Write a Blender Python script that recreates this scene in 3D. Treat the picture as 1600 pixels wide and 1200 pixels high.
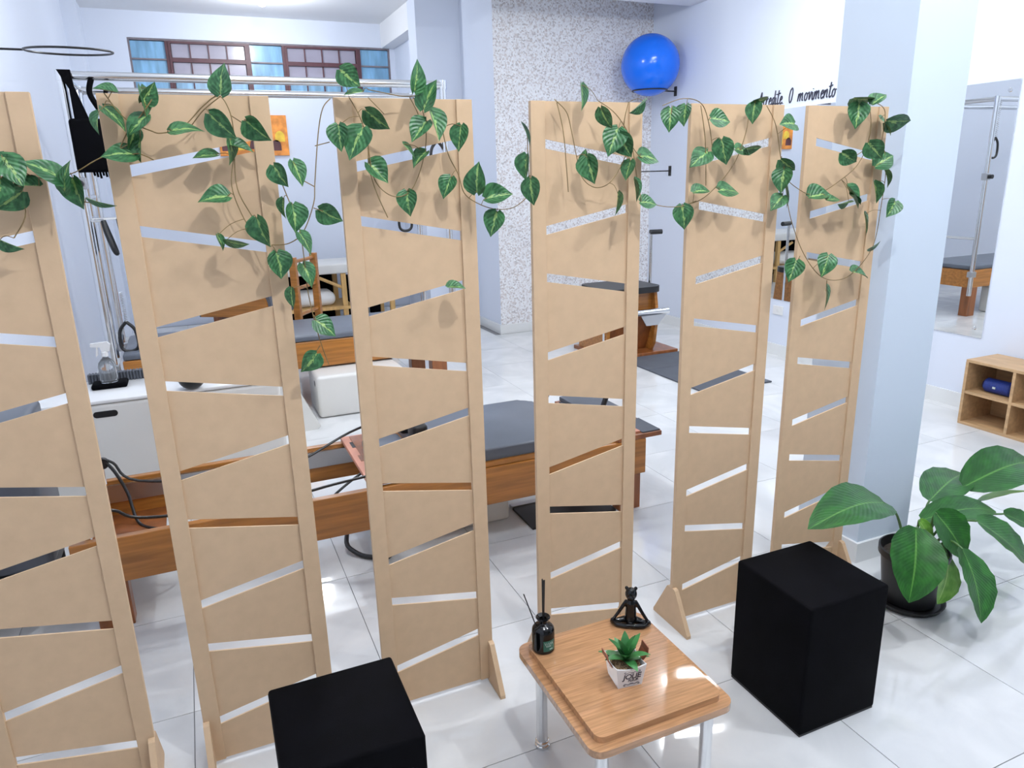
import bpy, bmesh, math, random
from mathutils import Vector, Matrix
random.seed(7)
S = bpy.context.scene
COL = S.collection
for o in list(bpy.data.objects): bpy.data.objects.remove(o)

# ------------------------------------------------------------------ camera
CAM_H = 1.606
F_PX = 1131.05
TILT, ROLL, YAW = 0.278197, -0.0265887, -0.4031796
def cam_axes():
    cy, sy = math.cos(YAW), math.sin(YAW)
    f = Vector((-sy*math.cos(TILT), cy*math.cos(TILT), -math.sin(TILT)))
    r0 = Vector((cy, sy, 0)); u0 = r0.cross(f)
    r = math.cos(ROLL)*r0 + math.sin(ROLL)*u0
    u = -math.sin(ROLL)*r0 + math.cos(ROLL)*u0
    return r, u, f
CR, CU, CF = cam_axes()
cam = bpy.data.cameras.new('camera')
cam.sensor_fit = 'HORIZONTAL'; cam.sensor_width = 36.0; cam.lens = F_PX/1600*36
cam.clip_start = 0.05; cam.clip_end = 60
camo = bpy.data.objects.new('camera', cam); COL.objects.link(camo)
camo.matrix_world = Matrix(((CR.x, CU.x, -CF.x, 0), (CR.y, CU.y, -CF.y, 0), (CR.z, CU.z, -CF.z, CAM_H), (0, 0, 0, 1)))
S.camera = camo

# ------------------------------------------------------------------ world, exposure
w = bpy.data.worlds.new('world'); S.world = w; w.use_nodes = True
bg = w.node_tree.nodes['Background']; bg.inputs[0].default_value = (0.75, 0.85, 1, 1); bg.inputs[1].default_value = 0.6
S.view_settings.view_transform = 'Standard'; S.view_settings.look = 'None'
S.view_settings.gamma = 1; S.view_settings.use_curve_mapping = False
S.view_settings.exposure = -0.30
LAMP_W = 44
LAMP_COL = (0.93, 0.965, 1.0)

# ------------------------------------------------------------------ helpers
def ray(px, py):
    return (px-800)*CR - (py-600)*CU + F_PX*CF
def at_y(px, py, Y):
    d = ray(px, py); s = Y/d.y
    return Vector((d.x*s, Y, CAM_H+d.z*s))
def at_z(px, py, z):
    d = ray(px, py); s = (z-CAM_H)/d.z
    return Vector((d.x*s, d.y*s, z))
def at_x(px, py, X):
    d = ray(px, py); s = X/d.x
    return Vector((X, d.y*s, CAM_H+d.z*s))
def px_size(p):           # metres per pixel at a point
    return (p-Vector((0, 0, CAM_H))).dot(CF)/F_PX

MATS = {}
def mat(name, col, rough=0.5, metal=0.0, spec=0.5, noise=None, bump=None, coat=0.0, emit=None, trans=0.0, sheen=0.0):
    """noise = (scale, amount, stretch xyz, detail): varies the colour; bump = (scale, strength)"""
    m = bpy.data.materials.new(name); m.use_nodes = True
    nt = m.node_tree; b = nt.nodes['Principled BSDF']
    b.inputs['Base Color'].default_value = (*col, 1); b.inputs['Roughness'].default_value = rough
    b.inputs['Metallic'].default_value = metal; b.inputs['Specular IOR Level'].default_value = spec
    b.inputs['Coat Weight'].default_value = coat; b.inputs['Coat Roughness'].default_value = 0.05
    b.inputs['Transmission Weight'].default_value = trans
    if sheen: b.inputs['Sheen Weight'].default_value = sheen
    if emit:
        b.inputs['Emission Color'].default_value = (*emit[0], 1); b.inputs['Emission Strength'].default_value = emit[1]
    tc = nt.nodes.new('ShaderNodeTexCoord')
    if noise:
        sc, am, st, det = noise
        mp = nt.nodes.new('ShaderNodeMapping'); mp.inputs['Scale'].default_value = st
        nt.links.new(tc.outputs['Object'], mp.inputs[0])
        n = nt.nodes.new('ShaderNodeTexNoise'); n.inputs['Scale'].default_value = sc; n.inputs['Detail'].default_value = det
        nt.links.new(mp.outputs[0], n.inputs['Vector'])
        r = nt.nodes.new('ShaderNodeValToRGB')
        r.color_ramp.elements[0].position = 0.3; r.color_ramp.elements[1].position = 0.7
        r.color_ramp.elements[0].color = (*[c*(1-am) for c in col], 1)
        r.color_ramp.elements[1].color = (*[min(1, c*(1+am)) for c in col], 1)
        nt.links.new(n.outputs['Fac'], r.inputs[0]); nt.links.new(r.outputs[0], b.inputs['Base Color'])
    if bump:
        n2 = nt.nodes.new('ShaderNodeTexNoise'); n2.inputs['Scale'].default_value = bump[0]; n2.inputs['Detail'].default_value = 4
        nt.links.new(tc.outputs['Object'], n2.inputs['Vector'])
        bp = nt.nodes.new('ShaderNodeBump'); bp.inputs['Strength'].default_value = bump[1]; bp.inputs['Distance'].default_value = 0.002
        nt.links.new(n2.outputs['Fac'], bp.inputs['Height']); nt.links.new(bp.outputs[0], b.inputs['Normal'])
    MATS[name] = m
    return m

mat('wall_white', (0.72, 0.77, 0.88), 0.6, noise=(0.8, 0.012, (1, 1, 1), 2))
mat('ceiling_white', (0.84, 0.85, 0.87), 0.8, noise=(0.8, 0.012, (1, 1, 1), 2))
mat('column_blue', (0.63, 0.71, 0.81), 0.6, noise=(0.8, 0.012, (1, 1, 1), 2))
mat('front_grey', (0.20, 0.21, 0.23), 0.4, noise=(0.8, 0.05, (1, 1, 1), 2))
mat('skirting', (0.78, 0.79, 0.79), 0.15, noise=(2, 0.02, (1, 1, 1), 2))
mat('grout', (0.22, 0.22, 0.23), 0.9, noise=(30, 0.1, (1, 1, 1), 2))
mat('mdf', (0.615, 0.430, 0.270), 0.62, spec=0.3, noise=(26, 0.04, (1, 1, 1), 10), bump=(180, 0.06))
mat('mdf_edge', (0.46, 0.30, 0.165), 0.8, spec=0.2, noise=(60, 0.08, (1, 1, 1), 4))
mat('reformer_wood', (0.40, 0.158, 0.030), 0.28, noise=(3.5, 0.27, (1, 9, 14), 5), coat=0.25)
mat('dark_wood', (0.26, 0.085, 0.024), 0.3, noise=(3.5, 0.28, (6, 6, 1), 5), coat=0.2)
mat('pine', (0.62, 0.38, 0.14), 0.5, noise=(6, 0.15, (6, 6, 1), 4))
mat('table_wood', (0.45, 0.235, 0.112), 0.12, noise=(7, 0.26, (1.2, 22, 10), 7), coat=0.9)
mat('oak', (0.52, 0.33, 0.17), 0.45, noise=(5, 0.15, (8, 1, 8), 4))
mat('chrome', (0.78, 0.79, 0.80), 0.12, metal=1.0, noise=(3, 0.02, (1, 1, 1), 1))
mat('steel', (0.55, 0.56, 0.58), 0.28, metal=1.0, noise=(3, 0.05, (1, 1, 1), 1))
mat('mirror', (0.93, 0.95, 0.95), 0.0, metal=1.0, noise=(1, 0.002, (1, 1, 1), 0))
mat('black_fabric', (0.0012, 0.0012, 0.0022), 0.85, spec=0.09, noise=(14, 0.4, (1, 1, 1), 3), bump=(400, 0.15))
mat('black_gloss', (0.003, 0.003, 0.0035), 0.06, spec=0.42, noise=(10, 0.2, (1, 1, 1), 1))
mat('black_plastic', (0.010, 0.010, 0.011), 0.4, noise=(10, 0.2, (1, 1, 1), 1))
mat('grey_vinyl', (0.115, 0.130, 0.160), 0.38, noise=(5, 0.08, (1, 1, 1), 3), bump=(300, 0.05))
mat('mat_grey', (0.085, 0.094, 0.115), 0.7, noise=(8, 0.08, (1, 1, 1), 3))
mat('white_vinyl', (0.74, 0.73, 0.70), 0.35, noise=(3, 0.03, (1, 1, 1), 2))
mat('white_gloss', (0.82, 0.82, 0.82), 0.2, noise=(5, 0.02, (1, 1, 1), 2))
mat('white_cloth', (0.80, 0.80, 0.80), 0.8, noise=(5, 0.04, (1, 1, 1), 2))
mat('leather', (0.28, 0.075, 0.032), 0.45, noise=(20, 0.2, (1, 1, 1), 3))
mat('gravel', (0.30, 0.20, 0.11), 0.8, noise=(260, 0.75, (1, 1, 1), 1), bump=(260, 1.0))
mat('soil', (0.035, 0.025, 0.018), 0.95, noise=(90, 0.5, (1, 1, 1), 3), bump=(120, 1.0))
mat('ball_blue', (0.004, 0.155, 0.85), 0.18, noise=(3, 0.04, (1, 1, 1), 1))
mat('speaker_blue', (0.008, 0.028, 0.20), 0.5, noise=(200, 0.3, (1, 1, 1), 1))
mat('dark_blue', (0.004, 0.008, 0.05), 0.4, noise=(20, 0.2, (1, 1, 1), 1))
mat('maroon', (0.10, 0.035, 0.045), 0.45, noise=(12, 0.2, (1, 1, 1), 3))
mat('grey_frame', (0.20, 0.17, 0.19), 0.5, noise=(12, 0.2, (1, 1, 1), 3))
mat('pane_blue', (0.22, 0.44, 0.66), 0.25, noise=(2.5, 0.28, (6, 1, 1), 4))
mat('pane_pale', (0.36, 0.34, 0.43), 0.25, noise=(1.6, 0.14, (1, 1, 2), 3))
mat('stem_brown', (0.20, 0.13, 0.045), 0.6, noise=(30, 0.3, (1, 1, 1), 2))
mat('petiole', (0.06, 0.14, 0.03), 0.45, noise=(20, 0.25, (1, 1, 1), 2))
mat('succulent', (0.040, 0.19, 0.048), 0.4, noise=(25, 0.35, (1, 1, 1), 2))
mat('label_green', (0.020, 0.115, 0.080), 0.45, noise=(40, 0.1, (1, 1, 1), 1))
mat('print_pale', (0.62, 0.72, 0.66), 0.5, noise=(40, 0.05, (1, 1, 1), 1))
mat('print_dark', (0.035, 0.035, 0.060), 0.5, noise=(40, 0.05, (1, 1, 1), 1))
mat('art_orange', (0.80, 0.26, 0.05), 0.6, noise=(9, 0.45, (1, 1, 1), 5))
mat('art_yellow', (0.90, 0.55, 0.06), 0.6, noise=(9, 0.3, (1, 1, 1), 5))
mat('art_dark', (0.10, 0.035, 0.04), 0.6, noise=(9, 0.4, (1, 1, 1), 5))
mat('salmon', (0.62, 0.27, 0.18), 0.45, noise=(9, 0.1, (1, 1, 1), 2))
mat('clear_plastic', (0.92, 0.95, 0.97), 0.06, trans=0.92, noise=(9, 0.01, (1, 1, 1), 1))
mat('lamp_glow', (1, 1, 1), 0.5, emit=((0.93, 0.965, 1.0), 14), noise=(9, 0.001, (1, 1, 1), 1))
mat('leaf_dark', (0.03, 0.1, 0.03), 0.4)

def tile_material():
    m = bpy.data.materials.new('porcelain_tile'); m.use_nodes = True
    nt = m.node_tree; b = nt.nodes['Principled BSDF']
    oi = nt.nodes.new('ShaderNodeObjectInfo'); tc = nt.nodes.new('ShaderNodeTexCoord')
    ad = nt.nodes.new('ShaderNodeVectorMath'); ad.operation = 'ADD'
    mu = nt.nodes.new('ShaderNodeVectorMath'); mu.operation = 'SCALE'; mu.inputs['Scale'].default_value = 37.0
    cb = nt.nodes.new('ShaderNodeCombineXYZ')
    for i in range(3): nt.links.new(oi.outputs['Random'], cb.inputs[i])
    nt.links.new(cb.outputs[0], mu.inputs[0]); nt.links.new(tc.outputs['Object'], ad.inputs[0]); nt.links.new(mu.outputs[0], ad.inputs[1])
    n = nt.nodes.new('ShaderNodeTexNoise'); n.inputs['Scale'].default_value = 2.2; n.inputs['Detail'].default_value = 6; n.inputs['Distortion'].default_value = 1.2
    nt.links.new(ad.outputs[0], n.inputs['Vector'])
    r = nt.nodes.new('ShaderNodeValToRGB')
    r.color_ramp.elements[0].position = 0.36; r.color_ramp.elements[0].color = (0.63, 0.64, 0.65, 1)
    r.color_ramp.elements[1].position = 0.60; r.color_ramp.elements[1].color = (0.74, 0.745, 0.75, 1)
    nt.links.new(n.outputs['Fac'], r.inputs[0]); nt.links.new(r.outputs[0], b.inputs['Base Color'])
    b.inputs['Roughness'].default_value = 0.07; b.inputs['Specular IOR Level'].default_value = 0.55
    MATS['tile'] = m
tile_material()

def wallpaper_material():
    m = bpy.data.materials.new('mosaic_wallpaper'); m.use_nodes = True
    nt = m.node_tree; b = nt.nodes['Principled BSDF']
    tc = nt.nodes.new('ShaderNodeTexCoord')
    mp = nt.nodes.new('ShaderNodeMapping'); mp.inputs['Scale'].default_value = (1, 1, 1)
    nt.links.new(tc.outputs['Object'], mp.inputs[0])
    v = nt.nodes.new('ShaderNodeTexVoronoi'); v.distance = 'CHEBYCHEV'; v.inputs['Scale'].default_value = 72
    nt.links.new(mp.outputs[0], v.inputs['Vector'])
    sp = nt.nodes.new('ShaderNodeSeparateColor'); nt.links.new(v.outputs['Color'], sp.inputs[0])
    r = nt.nodes.new('ShaderNodeValToRGB'); r.color_ramp.interpolation = 'CONSTANT'
    cols = [(0, (0.80, 0.80, 0.83)), (0.24, (0.68, 0.65, 0.66)), (0.38, (0.86, 0.87, 0.90)), (0.62, (0.52, 0.49, 0.50)), (0.72, (0.80, 0.79, 0.81)), (0.88, (0.63, 0.58, 0.57))]
    e = r.color_ramp.elements
    e[0].position = 0; e[0].color = (*cols[0][1], 1); e[1].position = cols[1][0]; e[1].color = (*cols[1][1], 1)
    for pz, c in cols[2:]:
        k = e.new(pz); k.color = (*c, 1)
    nt.links.new(sp.outputs[0], r.inputs[0]); nt.links.new(r.outputs[0], b.inputs['Base Color'])
    b.inputs['Roughness'].default_value = 0.5
    MATS['wallpaper'] = m
wallpaper_material()

def leaf_material(name, dark, light, vein, uvname='uv', patch=True, gloss=0.38):
    """green leaf: u across (0.5 = midrib), v along; pale streaks beside the midrib, bumpy side veins"""
    m = bpy.data.materials.new(name); m.use_nodes = True
    nt = m.node_tree; b = nt.nodes['Principled BSDF']; L = nt.links.new
    uv = nt.nodes.new('ShaderNodeTexCoord'); sx = nt.nodes.new('ShaderNodeSeparateXYZ'); L(uv.outputs['UV'], sx.inputs[0])
    oi = nt.nodes.new('ShaderNodeObjectInfo')
    def math_(op, a, bb=None, c=None):
        n = nt.nodes.new('ShaderNodeMath'); n.operation = op
        for i, x in enumerate((a, bb, c)):
            if x is None: continue
            if isinstance(x, (int, float)): n.inputs[i].default_value = x
            else: L(x, n.inputs[i])
        return n.outputs[0]
    du = math_('ABSOLUTE', math_('SUBTRACT', sx.outputs[0], 0.5))
    # side veins: lines that sweep forward away from the midrib
    ph = math_('SUBTRACT', math_('MULTIPLY', sx.outputs[1], 120 if not patch else 40), math_('MULTIPLY', du, 70 if not patch else 34))
    ws = math_('SINE', ph)
    noise = nt.nodes.new('ShaderNodeTexNoise'); noise.inputs['Scale'].default_value = 5.5; noise.inputs['Detail'].default_value = 3
    cb = nt.nodes.new('ShaderNodeCombineXYZ'); L(sx.outputs[0], cb.inputs[0]); L(sx.outputs[1], cb.inputs[1])
    L(math_('MULTIPLY', oi.outputs['Random'], 50), cb.inputs[2]); L(cb.outputs[0], noise.inputs['Vector'])
    base = nt.nodes.new('ShaderNodeMix'); base.data_type = 'RGBA'
    base.inputs[6].default_value = (*dark, 1); base.inputs[7].default_value = (*light, 1)
    rmp = nt.nodes.new('ShaderNodeValToRGB'); rmp.color_ramp.elements[0].position = 0.42; rmp.color_ramp.elements[1].position = 0.62
    L(noise.outputs['Fac'], rmp.inputs[0]); L(rmp.outputs[0], base.inputs[0])
    mid = math_('LESS_THAN', du, 0.018 if not patch else 0.02)
    if patch:   # yellow-green variegation beside the midrib
        n3 = nt.nodes.new('ShaderNodeTexNoise'); n3.inputs['Scale'].default_value = 9.0; n3.inputs['Detail'].default_value = 4; n3.inputs['Distortion'].default_value = 0.8
        mp3 = nt.nodes.new('ShaderNodeMapping'); mp3.inputs['Scale'].default_value = (1.0, 0.55, 1.0); mp3.inputs['Rotation'].default_value = (0, 0, 0.5)
        L(cb.outputs[0], mp3.inputs[0]); L(mp3.outputs[0], n3.inputs['Vector'])
        near = math_('SUBTRACT', 1.0, math_('MULTIPLY', du, 3.6))
        fac = math_('MULTIPLY', math_('GREATER_THAN', math_('MULTIPLY', n3.outputs['Fac'], near), 0.43), 0.85)
        fac = math_('MAXIMUM', fac, math_('MULTIPLY', mid, 0.5))
    else:
        fac = mid
    mx = nt.nodes.new('ShaderNodeMix'); mx.data_type = 'RGBA'
    L(fac, mx.inputs[0]); L(base.outputs[2], mx.inputs[6]); mx.inputs[7].default_value = (*vein, 1)
    L(mx.outputs[2], b.inputs['Base Color'])
    bp = nt.nodes.new('ShaderNodeBump'); bp.inputs['Strength'].default_value = 0.13 if not patch else 0.22; bp.inputs['Distance'].default_value = 0.004
    L(ws, bp.inputs['Height']); L(bp.outputs[0], b.inputs['Normal'])
    b.inputs['Roughness'].default_value = gloss; b.inputs['Specular IOR Level'].default_value = 0.4
    MATS[name] = m
leaf_material('vine_leaf', (0.022, 0.095, 0.034), (0.060, 0.190, 0.070), (0.32, 0.48, 0.15))
leaf_material('lily_leaf', (0.010, 0.078, 0.008), (0.020, 0.125, 0.013), (0.085, 0.23, 0.04), patch=False, gloss=0.38)
leaf_material('lily_leaf_pale', (0.10, 0.27, 0.035), (0.17, 0.36, 0.06), (0.34, 0.50, 0.16), patch=False, gloss=0.33)

W = {}          # object -> world origin
def link(o): COL.objects.link(o); return o
def empty(name, loc, label=None, cat=None, group=None, rotz=0.0, kind=None):
    o = bpy.data.objects.new(name, None); o.empty_display_size = 0.05
    o.location = loc; o.rotation_euler = (0, 0, rotz); link(o)
    W[o.name] = Vector(loc)
    tag(o, label, cat, group, kind); return o
def tag(o, label=None, cat=None, group=None, kind=None):
    if label: o['label'] = label
    if cat: o['category'] = cat
    if group: o['group'] = group
    if kind: o['kind'] = kind
    return o
def obj(name, bm, m, parent=None, smooth=False, local=False, angle=0.6, loc=None):
    """link the bmesh as one mesh object. Built in world coordinates unless local: a child gets its parent's origin"""
    me = bpy.data.meshes.new(name)
    if parent is not None and not local:
        bmesh.ops.translate(bm, verts=bm.verts, vec=-W[parent.name])
    if parent is None and loc is not None:
        bmesh.ops.translate(bm, verts=bm.verts, vec=-Vector(loc))
    bmesh.ops.recalc_face_normals(bm, faces=bm.faces)
    bm.to_mesh(me); bm.free()
    if smooth:
        for p in me.polygons: p.use_smooth = True
        try: me.set_sharp_from_angle(angle=angle)
        except Exception: pass
    me.materials.append(MATS[m])
    o = bpy.data.objects.new(name, me); link(o)
    if parent is not None:
        o.parent = parent; W[o.name] = W[parent.name].copy()
    else:
        o.location = loc or (0, 0, 0); W[o.name] = Vector(loc or (0, 0, 0))
    return o
def NB(): return bmesh.new()
def box(bm, x0, x1, y0, y1, z0, z1, bev=0.0, seg=2):
    vs = [bm.verts.new(v) for v in ((x0,y0,z0),(x1,y0,z0),(x1,y1,z0),(x0,y1,z0),(x0,y0,z1),(x1,y0,z1),(x1,y1,z1),(x0,y1,z1))]
    fs = [bm.faces.new([vs[i] for i in f]) for f in ((0,3,2,1),(4,5,6,7),(0,1,5,4),(1,2,6,5),(2,3,7,6),(3,0,4,7))]
    if bev:
        es = list({e for f in fs for e in f.edges})
        bmesh.ops.bevel(bm, geom=es, offset=bev, segments=seg, profile=0.5, affect='EDGES')
    return bm
def B(*a, **k): return box(NB(), *a, **k)
def tube(bm, pts, r, seg=10, cap=True):
    pts = [Vector(p) for p in pts]; n = len(pts)
    rs = r if isinstance(r, (list, tuple)) else [r]*n
    rings = []; prev = None
    for i, p in enumerate(pts):
        t = (pts[min(i+1, n-1)]-pts[max(i-1, 0)]).normalized()
        if prev is None:
            a = Vector((0, 0, 1)) if abs(t.z) < 0.9 else Vector((1, 0, 0))
            u = t.cross(a).normalized()
        else:
            u = (prev-t*prev.dot(t)).normalized()
        prev = u; v = t.cross(u)
        rings.append([bm.verts.new(p+(u*math.cos(2*math.pi*k/seg)+v*math.sin(2*math.pi*k/seg))*rs[i]) for k in range(seg)])
    for i in range(n-1):
        for k in range(seg):
            bm.faces.new((rings[i][k], rings[i][(k+1) % seg], rings[i+1][(k+1) % seg], rings[i+1][k]))
    if cap:
        bm.faces.new(rings[0][::-1]); bm.faces.new(rings[-1])
    return bm
def T(pts, r, seg=10, cap=True): return tube(NB(), pts, r, seg, cap)
def smooth_path(pts, sub=6):
    pts = [Vector(p) for p in pts]; out = []
    for i in range(len(pts)-1):
        p0 = pts[max(i-1, 0)]; p1 = pts[i]; p2 = pts[i+1]; p3 = pts[min(i+2, len(pts)-1)]
        for k in range(sub):
            t = k/sub
            out.append(0.5*((2*p1)+(p2-p0)*t+(2*p0-5*p1+4*p2-p3)*t*t+(3*p1-p0-3*p2+p3)*t**3))
    out.append(pts[-1]); return out
def lathe(bm, prof, c=(0, 0, 0), seg=28, cap=True):
    c = Vector(c); rings = []
    for r, z in prof:
        rings.append([bm.verts.new(c+Vector((r*math.cos(2*math.pi*k/seg), r*math.sin(2*math.pi*k/seg), z))) for k in range(seg)])
    for i in range(len(rings)-1):
        for k in range(seg):
            bm.faces.new((rings[i][k], rings[i][(k+1) % seg], rings[i+1][(k+1) % seg], rings[i+1][k]))
    if cap:
        bm.faces.new(rings[0][::-1]); bm.faces.new(rings[-1])
    return bm
def prism(bm, poly, axis, a0, a1):
    """extrude a 2-D polygon along axis: 'x' -> (y,z), 'y' -> (x,z), 'z' -> (x,y)"""
    def mk(p, a): return {'x': (a, p[0], p[1]), 'y': (p[0], a, p[1]), 'z': (p[0], p[1], a)}[axis]
    A = [bm.verts.new(mk(p, a0)) for p in poly]; C = [bm.verts.new(mk(p, a1)) for p in poly]
    n = len(poly)
    bm.faces.new(A); bm.faces.new(C[::-1])
    for i in range(n): bm.faces.new((A[i], C[i], C[(i+1) % n], A[(i+1) % n]))
    return bm
def PR(*a): return prism(NB(), *a)
def rrect(x0, x1, y0, y1, r, n=6):
    out = []
    for cx, cy, a in ((x1-r, y1-r, 0), (x0+r, y1-r, 90), (x0+r, y0+r, 180), (x1-r, y0+r, 270)):
        for k in range(n+1):
            t = math.radians(a+90*k/n); out.append((cx+r*math.cos(t), cy+r*math.sin(t)))
    return out
def sphere(bm, c, r, sc=(1, 1, 1), u=20, v=12):
    mtx = Matrix.Translation(Vector(c)) @ Matrix.Diagonal((r*sc[0], r*sc[1], r*sc[2], 1))
    bmesh.ops.create_uvsphere(bm, u_segments=u, v_segments=v, radius=1, matrix=mtx); return bm

# ------------------------------------------------------------------ the room
XL, XR, YF, YB, YW, XW, ZC = -0.90, 4.70, -2.60, 9.40, 7.00, 2.88, 3.42
def struct(name, bm, m, parent=None, **k):
    o = obj(name, bm, m, parent, **k)
    if parent is None: o['kind'] = 'structure'
    return o
floor = struct('floor', B(XL-0.1, XR+0.1, YF-0.1, YB+0.1, -0.12, -0.004), 'grout')
GX, GY, TS = -0.195, 0.983, 0.60
tile_meshes = {}
def tile(x0, x1, y0, y1):
    key = (round(x1-x0, 3), round(y1-y0, 3))
    if key[0] < 0.02 or key[1] < 0.02: return
    cx, cy = (x0+x1)/2, (y0+y1)/2
    if key not in tile_meshes:
        bm = NB(); g = 0.0013
        box(bm, -key[0]/2+g, key[0]/2-g, -key[1]/2+g, key[1]/2-g, -0.004, 0.0)
        o = obj('floor_tile', bm, 'tile', floor, local=True); tile_meshes[key] = o.data
    else:
        o = link(bpy.data.objects.new('floor_tile', tile_meshes[key])); o.parent = floor
    o.location = (cx, cy, 0)
ix = 0
x = GX-2*TS
while x < XR:
    y = GY-6*TS
    while y < YB:
        x0, x1, y0, y1 = max(x, XL), min(x+TS, XR), max(y, YF), min(y+TS, YB)
        if x0 < x1 and y0 < y1 and not (x0 >= XW-0.3 and y0 >= YW):
            if x1 > XW and y1 > YW: y1 = min(y1, YW) if x0 >= XW-0.3 else y1
            tile(x0, x1, y0, y1)
        y += TS
    x += TS
struct('ceiling', B(XL-0.1, XR+0.1, YF-0.1, YB+0.1, ZC, ZC+0.1), 'ceiling_white')
struct('wall_left', B(XL-0.1, XL, YF, YB, 0, ZC), 'wall_white')
struct('wall_right', B(XR, XR+0.1, YF, YW+0.1, 0, ZC), 'wall_white')
struct('wall_front', B(XL-0.1, XR+0.1, YF-0.1, YF, 0, ZC), 'front_grey')
struct('wall_accent', B(XW+0.001, XR, YW, YW+0.1, 0, ZC), 'wallpaper')
struct('wall_return', B(XW, XW+0.1, YW+0.002, 8.2, 0, ZC), 'wall_white')
struct('wall_inner', B(2.56, 2.66, 8.2, YB, 0, ZC), 'wall_white')
# back wall with the high window opening
WX0, WX1, WZ0, WZ1 = -0.37, 2.50, 2.60, 3.155
bm = NB()
box(bm, XL, WX0, YB, YB+0.12, 0, ZC); box(bm, WX1, 2.66, YB, YB+0.12, 0, ZC)
box(bm, WX0, WX1, YB, YB+0.12, 0, WZ0); box(bm, WX0, WX1, YB, YB+0.12, WZ1, ZC)
struct('wall_back', bm, 'wall_white')
# corner pier on the left of the back wall
struct('pillar', B(XL, -0.765, 9.0, YB, 0, ZC), 'wall_white')
struct('pillar', B(2.40, XW, 7.92, 8.2, 0, ZC), 'wall_white')
struct('pillar', B(2.395, 2.687, 1.955, 2.285, 0, ZC), 'column_blue')
struct('ceiling_beam', B(2.0, XR, 6.10, 6.38, 3.15, ZC), 'ceiling_white')
struct('ceiling_beam', B(2.40, 2.56, 8.2, YB, 3.15, ZC), 'ceiling_white')
# skirting
struct('baseboard_right', B(XR-0.012, XR, 0.5, YW, 0, 0.10), 'skirting')
struct('baseboard_accent', B(XW-0.012, XR-0.012, YW-0.012, YW, 0, 0.10), 'skirting')
struct('baseboard_return', B(XW-0.012, XW, YW, 7.92, 0, 0.10), 'skirting')
bm = NB(); box(bm, 2.383, 2.699, 1.943, 1.955, 0, 0.09); box(bm, 2.383, 2.395, 1.955, 2.285, 0, 0.09); box(bm, 2.687, 2.699, 1.955, 2.285, 0, 0.09)
struct('baseboard_pillar', bm, 'skirting')
struct('baseboard_left', B(XL, XL+0.012, 1.0, 9.0, 0, 0.10), 'skirting')

# window: fixed blue lights at both ends and the middle, two maroon sashes between them
win = empty('window_1', (WX0, YB, WZ0), kind='structure')
yf0, yf1 = YB+0.01, YB+0.05
def wbar(x0, x1, z0, z1, m='maroon', name='window_bar', d=0.0):
    obj(name, B(x0, x1, yf0-d, yf1, z0, z1), m, win)
def pane(x0, x1, z0, z1, m):
    obj('pane', B(x0, x1, YB+0.035, YB+0.041, z0, z1), m, win)
rowz = [WZ0+0.02, WZ0+0.16, WZ0+0.345, WZ1-0.02]
wbar(WX0, WX1, WZ1-0.02, WZ1, 'grey_frame', 'head'); wbar(WX0, WX1, WZ0, WZ0+0.02, 'grey_frame', 'sill')
xs = [WX0, 0.01, 0.86, 1.245, 2.125, WX1]
kinds = ['b', 's', 'b', 's', 'b']
for i, k in enumerate(kinds):
    a, b_ = xs[i], xs[i+1]
    if i: wbar(a-0.016, a+0.016, WZ0+0.02, WZ1-0.02, 'maroon' , 'mullion')
    else: wbar(a, a+0.02, WZ0+0.02, WZ1-0.02, 'grey_frame', 'mullion')
    if i == 4: wbar(b_-0.02, b_, WZ0+0.02, WZ1-0.02, 'grey_frame', 'mullion')
    if k == 'b':
        for j in range(2):
            z0, z1 = (WZ0+0.02, rowz[2]+0.0) if j == 0 else (rowz[2], WZ1-0.02)
            pane(a+0.018, b_-0.018, z0+0.006, z1-0.006, 'pane_blue')
        wbar(a+0.018, b_-0.018, rowz[2]-0.008, rowz[2]+0.008, 'grey_frame', 'transom')
    else:
        for j in range(3):
            z0, z1 = rowz[j], rowz[j+1]
            wbar(a+0.016, b_-0.016, z0, z0+0.022, 'maroon', 'sash_rail', 0.01); wbar(a+0.016, b_-0.016, z1-0.022, z1, 'maroon', 'sash_rail', 0.01)
            wbar(a+0.016, a+0.040, z0, z1, 'maroon', 'sash_stile', 0.012); wbar(b_-0.040, b_-0.016, z0, z1, 'maroon', 'sash_stile', 0.012)
            ww = (b_-a-0.08)/4
            for q in range(4):
                pane(a+0.04+q*ww+0.006, a+0.04+(q+1)*ww-0.006, z0+0.022, z1-0.022, 'pane_pale' if j else 'pane_blue')
                if q: wbar(a+0.04+q*ww-0.006, a+0.04+q*ww+0.006, z0+0.022, z1-0.022, 'maroon', 'glazing_bar')
obj('outer_sheet', B(WX0, WX1, YB+0.10, YB+0.11, WZ0, WZ1), 'pane_pale', win)

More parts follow.
